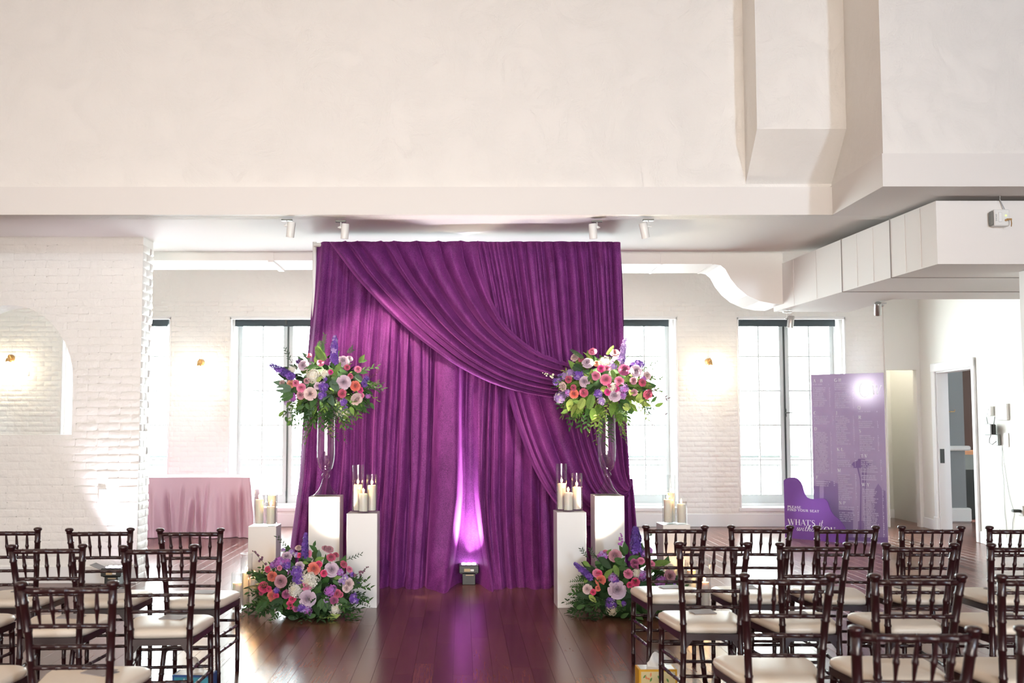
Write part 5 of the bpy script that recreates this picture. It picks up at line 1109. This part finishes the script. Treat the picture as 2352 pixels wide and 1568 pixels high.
def lines(px, py0, py1, n, w0, w1, skip=(), numpx=None, tracky=0):
    for i in range(n):
        if i in skip: continue
        t = i/max(1, n-1); u, z = bpt(px+ (py0+(py1-py0)*t-py0)*.032, lerp(py0, py1, t)); L_ = rq.uniform(w0, w1); x = u
        while x < u+L_:   # one illegibly small letter after another
            w_ = rq.uniform(.006, .0095); 
            if rq.random() > .1: nl.box(x, x+w_*.3, -.0024, -.0022, z, z+.0155); nl.box(x+w_*.55, x+w_*.8, -.0024, -.0022, z, z+.0155); nl.box(x, x+w_*.8, -.0024, -.0022, z+rq.choice((0, .0065, .0125)), z+.0155*.2+.0125*0+rq.choice((.003, .0095, .0155))*0+.0035)
            x += w_
        if numpx: u2, z2 = bpt(numpx+(py0+(py1-py0)*t-py0)*.032, lerp(py0, py1, t)); nl.box(u2, u2+.005, -.0024, -.0022, z2, z2+.015); (rq.random() < .5) and nl.box(u2+.008, u2+.013, -.0024, -.0022, z2, z2+.015)
a8 = lambda y: 850+y/7.84; s7 = lambda y: 1040+y/7.125
lines(1867, a8(268), a8(268), 1, .12, .13, (), 1903); lines(1867, a8(332), a8(654), 11, .12, .18, (), 1904); lines(1869.5, a8(842), a8(972), 5, .13, .2, (), 1912); lines(1871, a8(1130), s7(330), 26, .12, .17, (), 1907); lines(1874.5, s7(475), s7(540), 3, .15, .18, (), 1915)
lines(1916.5, a8(258), a8(358), 4, .14, .2, (), 1957); lines(1917, a8(420), a8(682), 9, .11, .2, (), 1958); lines(1919, a8(842), a8(1335), 16, .09, .18, (), 1959); lines(1922.5, a8(1502), s7(75), 3, .08, .16, (), 1962.5); lines(1923, s7(135), s7(222), 4, .15, .18, (), 1964); lines(1924, s7(365), s7(760), 14, .1, .19, (), 1964); lines(1927, s7(890), s7(925), 2, .18, .2, (), 1969); lines(1928, s7(982), s7(1115), 5, .13, .2, (), 1970)
lines(1971, a8(755), a8(755), 1, .14, .15, (), 2013); lines(1972, a8(935), a8(1035), 4, .12, .2, (), 2015); lines(1974, a8(1190), a8(1455), 9, .12, .18, (), 2016); lines(1977.5, s7(130), s7(315), 7, .13, .2, (), 2022); lines(1979, s7(380), s7(442), 3, .16, .19, (), 2024); lines(1981, s7(605), s7(1375), 27, .12, .19, (), 2026)
stuff(nl.build('guest_names', M['inks'], bt, smooth=0))
# ---------------------------------------------------------------- piano-shaped sign in front of it
so, sdv, sn, slen = board_frame((1803, 1234), (1947, 1247)); so2 = Vector((so.x, so.y, 0))+sn*.03
def spt(x, y): p = onplane(1795+x/9.8, 1090+y/9.8, so2, sn); return ((p-so2).dot(sdv), max(0.0, p.z))
out = [(48, 130), (85, 98), (150, 72), (250, 58), (310, 66), (360, 90), (430, 165), (470, 250), (490, 330), (510, 400), (535, 455), (570, 505), (640, 538), (700, 546), (760, 545), (820, 537), (880, 530), (930, 530), (980, 548), (1030, 600), (1055, 650), (1070, 700), (1090, 755), (1115, 815), (1160, 890), (1200, 930), (1250, 970), (1300, 1015), (1345, 1065), (1385, 1120), (1420, 1180), (1450, 1250), (1475, 1340), (1490, 1420)]
pl_ = [spt(*q) for q in out]+[(slen, 0), (spt(80, 1385)[0], 0)]
sg = thing('piano_sign', 'deep purple grand-piano-shaped sign reading please find your seat', 'sign', so2, math.atan2(sdv.y, sdv.x))
MB().prism(pl_, 0, .012).build('board', [M['sign']], sg, smooth=0)
for s_, x, y, h_, tr in (('PLEASE', 135, 742, .029, .12), ('FIND YOUR SEAT', 135, 808, .029, .12)):
    a = spt(x, y); b = spt(880, y+ (880-x)*.058); m = MB(); text(m, s_, a[0], a[1], h_, -.0006, (b[1]-a[1])/(b[0]-a[0]), 0, .30, .12, tr, .10, 1.45); m.build('lettering', M['ink'], sg, smooth=0)
def sgt(s_, x, y, h_, sh, tr, wsc=1, thick=.19, thin=.04, lift=-.0006):
    a = spt(x, y); b = spt(x+500, y+29); m = MB(); text(m, s_, a[0], a[1], h_, lift, (b[1]-a[1])/(b[0]-a[0]), sh, thick, thin, tr, .08, wsc); m.build('lettering', M['ink'], sg, smooth=0)
sgt("WHAT'S", 140, 1118, .074, 0, -.06, 1.3); sgt('it', 835, 1150, .088, .3, 0, 1.1); sgt('without', 325, 1255, .085, .42, -.02, 1.65, lift=-.0009); sgt('YOU', 830, 1302, .078, 0, .0, 1.25)
# ---------------------------------------------------------------- small things on the walls
def on_right(px, py): s_, z = onwall(px, py); return wo+wd_*s_+Vector((0, 0, z))
def rthing(name, label, cat, px, py): return thing(name, label, cat, on_right(px, py), WA)
t = rthing('thermostat', 'small white thermostat with a grey readout on the cream wall right of the doorway', 'thermostat', 2274, 944)
t.scale = (1.7, 1, 1); MB().box(-.07, .07, -.045, 0, -.06, .06, b=.008).build('case', M['white'], t); MB().box(-.05, .01, -.047, -.045, -.01, .04).build('screen', M['grey'], t, smooth=0); MB().box(.028, .042, -.048, -.045, .005, .03).build('button', M['grey'], t, smooth=0); MB().box(.0, .03, -.048, -.045, -.04, -.032).build('lever', M['black'], t, smooth=0)
t = rthing('wall_panel', 'square white control panel with a grey screen on the cream wall', 'control panel', 2305, 946)
t.scale = (1.8, 1, 1); MB().box(-.085, .085, -.03, 0, -.10, .10, b=.006).build('case', M['white'], t); MB().box(-.066, .066, -.032, -.03, -.078, .075).build('bezel', M['paint'], t, smooth=0); MB().box(-.045, .045, -.0335, -.031, -.05, .055).build('screen', mat('grey_screen', srgb(150, 163, 172), .2), t, smooth=0)
t = rthing('wireless_router', 'grey and black wireless router with two antennas plugged in on the cream wall', 'router', 2290, 985)
t.scale = (1.6, 1, 1); t.location -= wn_*.012; MB().box(-.06, .06, -.105, -.085, -.075, .065, b=.012).build('front_cover', mat('silver_grey_plastic', (.35, .36, .37), .35), t); MB().box(-.055, .055, -.085, -.03, -.07, .06, b=.01).build('case', M['black'], t)
for s in (-1, 1): MB().tube([(s*.05, -.06, .05), (s*.075, -.06, .15)], .006, 8).build('antenna', M['grey'], t)
MB().tube([(.0, -.06, -.07), (-.03, -.06, -.12), (-.05, -.05, -.17), (0, -.05, -.19), (.04, -.03, -.15), (.045, -.01, -.11)], .004, 8).build('cable', M['black'], t)
MB().box(.03, .07, -.03, 0, -.2, -.06, b=.004).build('plug_adapter', M['grey'], t)
t = rthing('outlet_plate', 'cream outlet plate below the wireless router', 'outlet', 2313, 1010)
t.scale = (1.7, 1, 1); MB().box(-.035, .035, -.012, 0, -.085, .085, b=.004).build('plate', M['white'], t); [MB().box(-.018, .018, -.014, -.012, z-.018, z+.018, b=.004).build('socket', M['paint'], t) for z in (-.035, .035)]
t = rthing('outlet_plate', 'white outlet with a black plug low on the cream wall at the edge', 'outlet', 2346, 1172)
t.scale = (1.7, 1, 1); MB().box(-.035, .035, -.012, 0, -.06, .06, b=.004).build('plate', M['white'], t); MB().box(-.02, .02, -.10, -.012, -.022, .012, b=.006).build('plug', M['black'], t); MB().box(-.018, .018, -.014, -.012, .025, .05, b=.004).build('socket', M['paint'], t)
def wcord(pts, name, label): 
    q = [on_right(*p)+wn_*-.006 for p in pts]; return tag(MB().tube([curve(q, k/24) for k in range(25)], .0028, 6).build(name, M['inkgrey'], smooth=180), label, 'cable')
M['inkgrey'] = mat('pale_grey_cable', (.45, .45, .45), .5)
wcord([(2302, 1024), (2303, 1070), (2307, 1110), (2309, 1180), (2312, 1200), (2314, 1250)], 'wall_cable', 'thin pale cable hanging straight down below the router')
wcord([(2302, 1024), (2310, 1080), (2320, 1140), (2328, 1168), (2331, 1180), (2327, 1200), (2326, 1235)], 'wall_cable', 'thin pale cable curving from the router to the low black plug')
# smoke-vent switch box on the end of the right duct
ye = 7.575; p = P(2290, 503, ye); t = thing('smoke_switch', 'white key-switch box marked SMOKE on the end of the right duct', 'switch', p)
MB().box(-.068, -.05, -.05, 0, -.058, .055, b=.01).build('side_cover', M['grey'], t); MB().box(-.052, .065, -.06, 0, -.064, .064, b=.006).build('case', M['white'], t)
MB().box(-.022, .004, -.066, -.06, -.035, .04, b=.003).build('rocker', M['trim'], t); MB().lathe([(0, 0), (.007, 0), (.007, .003), (0, .004)], 12).build('indicator', emis('green_indicator', (.7, 1, .3), 1.2), t, loc=(.035, -.062, .015)).rotation_euler = (PI/2, 0, 0)
m = MB(); m.tube([(.035, -.06, -.02), (.035, -.085, -.02)], .009, 12); m.box(.033, .066, -.088, -.082, -.026, -.012); m.tube([(.06, -.085, -.02), (.062, -.088, -.05), (.06, -.085, -.075)], .004, 6); m.build('key', M['brass'], t)
fc = bpy.data.curves.new('smoke_text', 'FONT'); fc.body = 'SMOKE'; fc.size = .017; fc.align_x = 'CENTER'; fo = bpy.data.objects.new('smoke_text', fc); C.objects.link(fo); bpy.context.view_layer.update()
me = bpy.data.meshes.new_from_object(fo.evaluated_get(bpy.context.evaluated_depsgraph_get())); bpy.data.objects.remove(fo); me.materials.clear(); me.materials.append(M['grey']); put('lettering', me, t, (-.043, -.0605, 0), (PI/2, PI/2, 0))
ct = [p+Vector((.055, -.02, .06)), p+Vector((.035, -.01, .12)), p+Vector((.025, -.005, .17)), P(2303, 432, ye)+Vector((0, -.01, .05))]
tag(MB().tube([curve(ct, k/16) for k in range(17)], .004, 8).build('switch_cable', M['inkgrey'], smooth=180), 'pale cable running up from the smoke switch box to the soffit', 'cable')
q = P(235, 1136, YL-.012); t = tag(MB().box(-.035, .035, -.008, .012, -.058, .058, b=.004).build('light_switch_plate', M['white'], loc=q), 'white blank switch plate low on the left brick wall', 'switch')

for k, pw_, dx, yy in (('RT', 130, .0, 8.37), ('LT', 50, -.02, 8.38)):
    lamp('SPOT', 'uplight_beam', (PL[k][0].location.x+dx, yy, .46), pw_, (1, .88, .68), (PL[k][0].location.x*.12, 8.85, 3.2), spot_size=1.9, spot_blend=.7, shadow_soft_size=.05)  # unseen lamps without fixtures, assumed from the plinth and ceiling glow
def glare(px, py, o, n, dist, power, col, size):   # unseen spot added along the mirrored view ray to make the boards' glare
    h = onplane(px, py, o, n); d = ray(px, py).normalized(); r_ = d-n*2*d.dot(n); lamp('SPOT', 'added_glare_spot', h+r_*dist, power, col, h, spot_size=.15, spot_blend=1, shadow_soft_size=size)
glare(1988, 893, bo2, bn, 4.6, 90, (.92, .9, 1), .07)
glare(1868, 1170, so2, sn, 4.6, 60, (.55, .22, 1), .09)
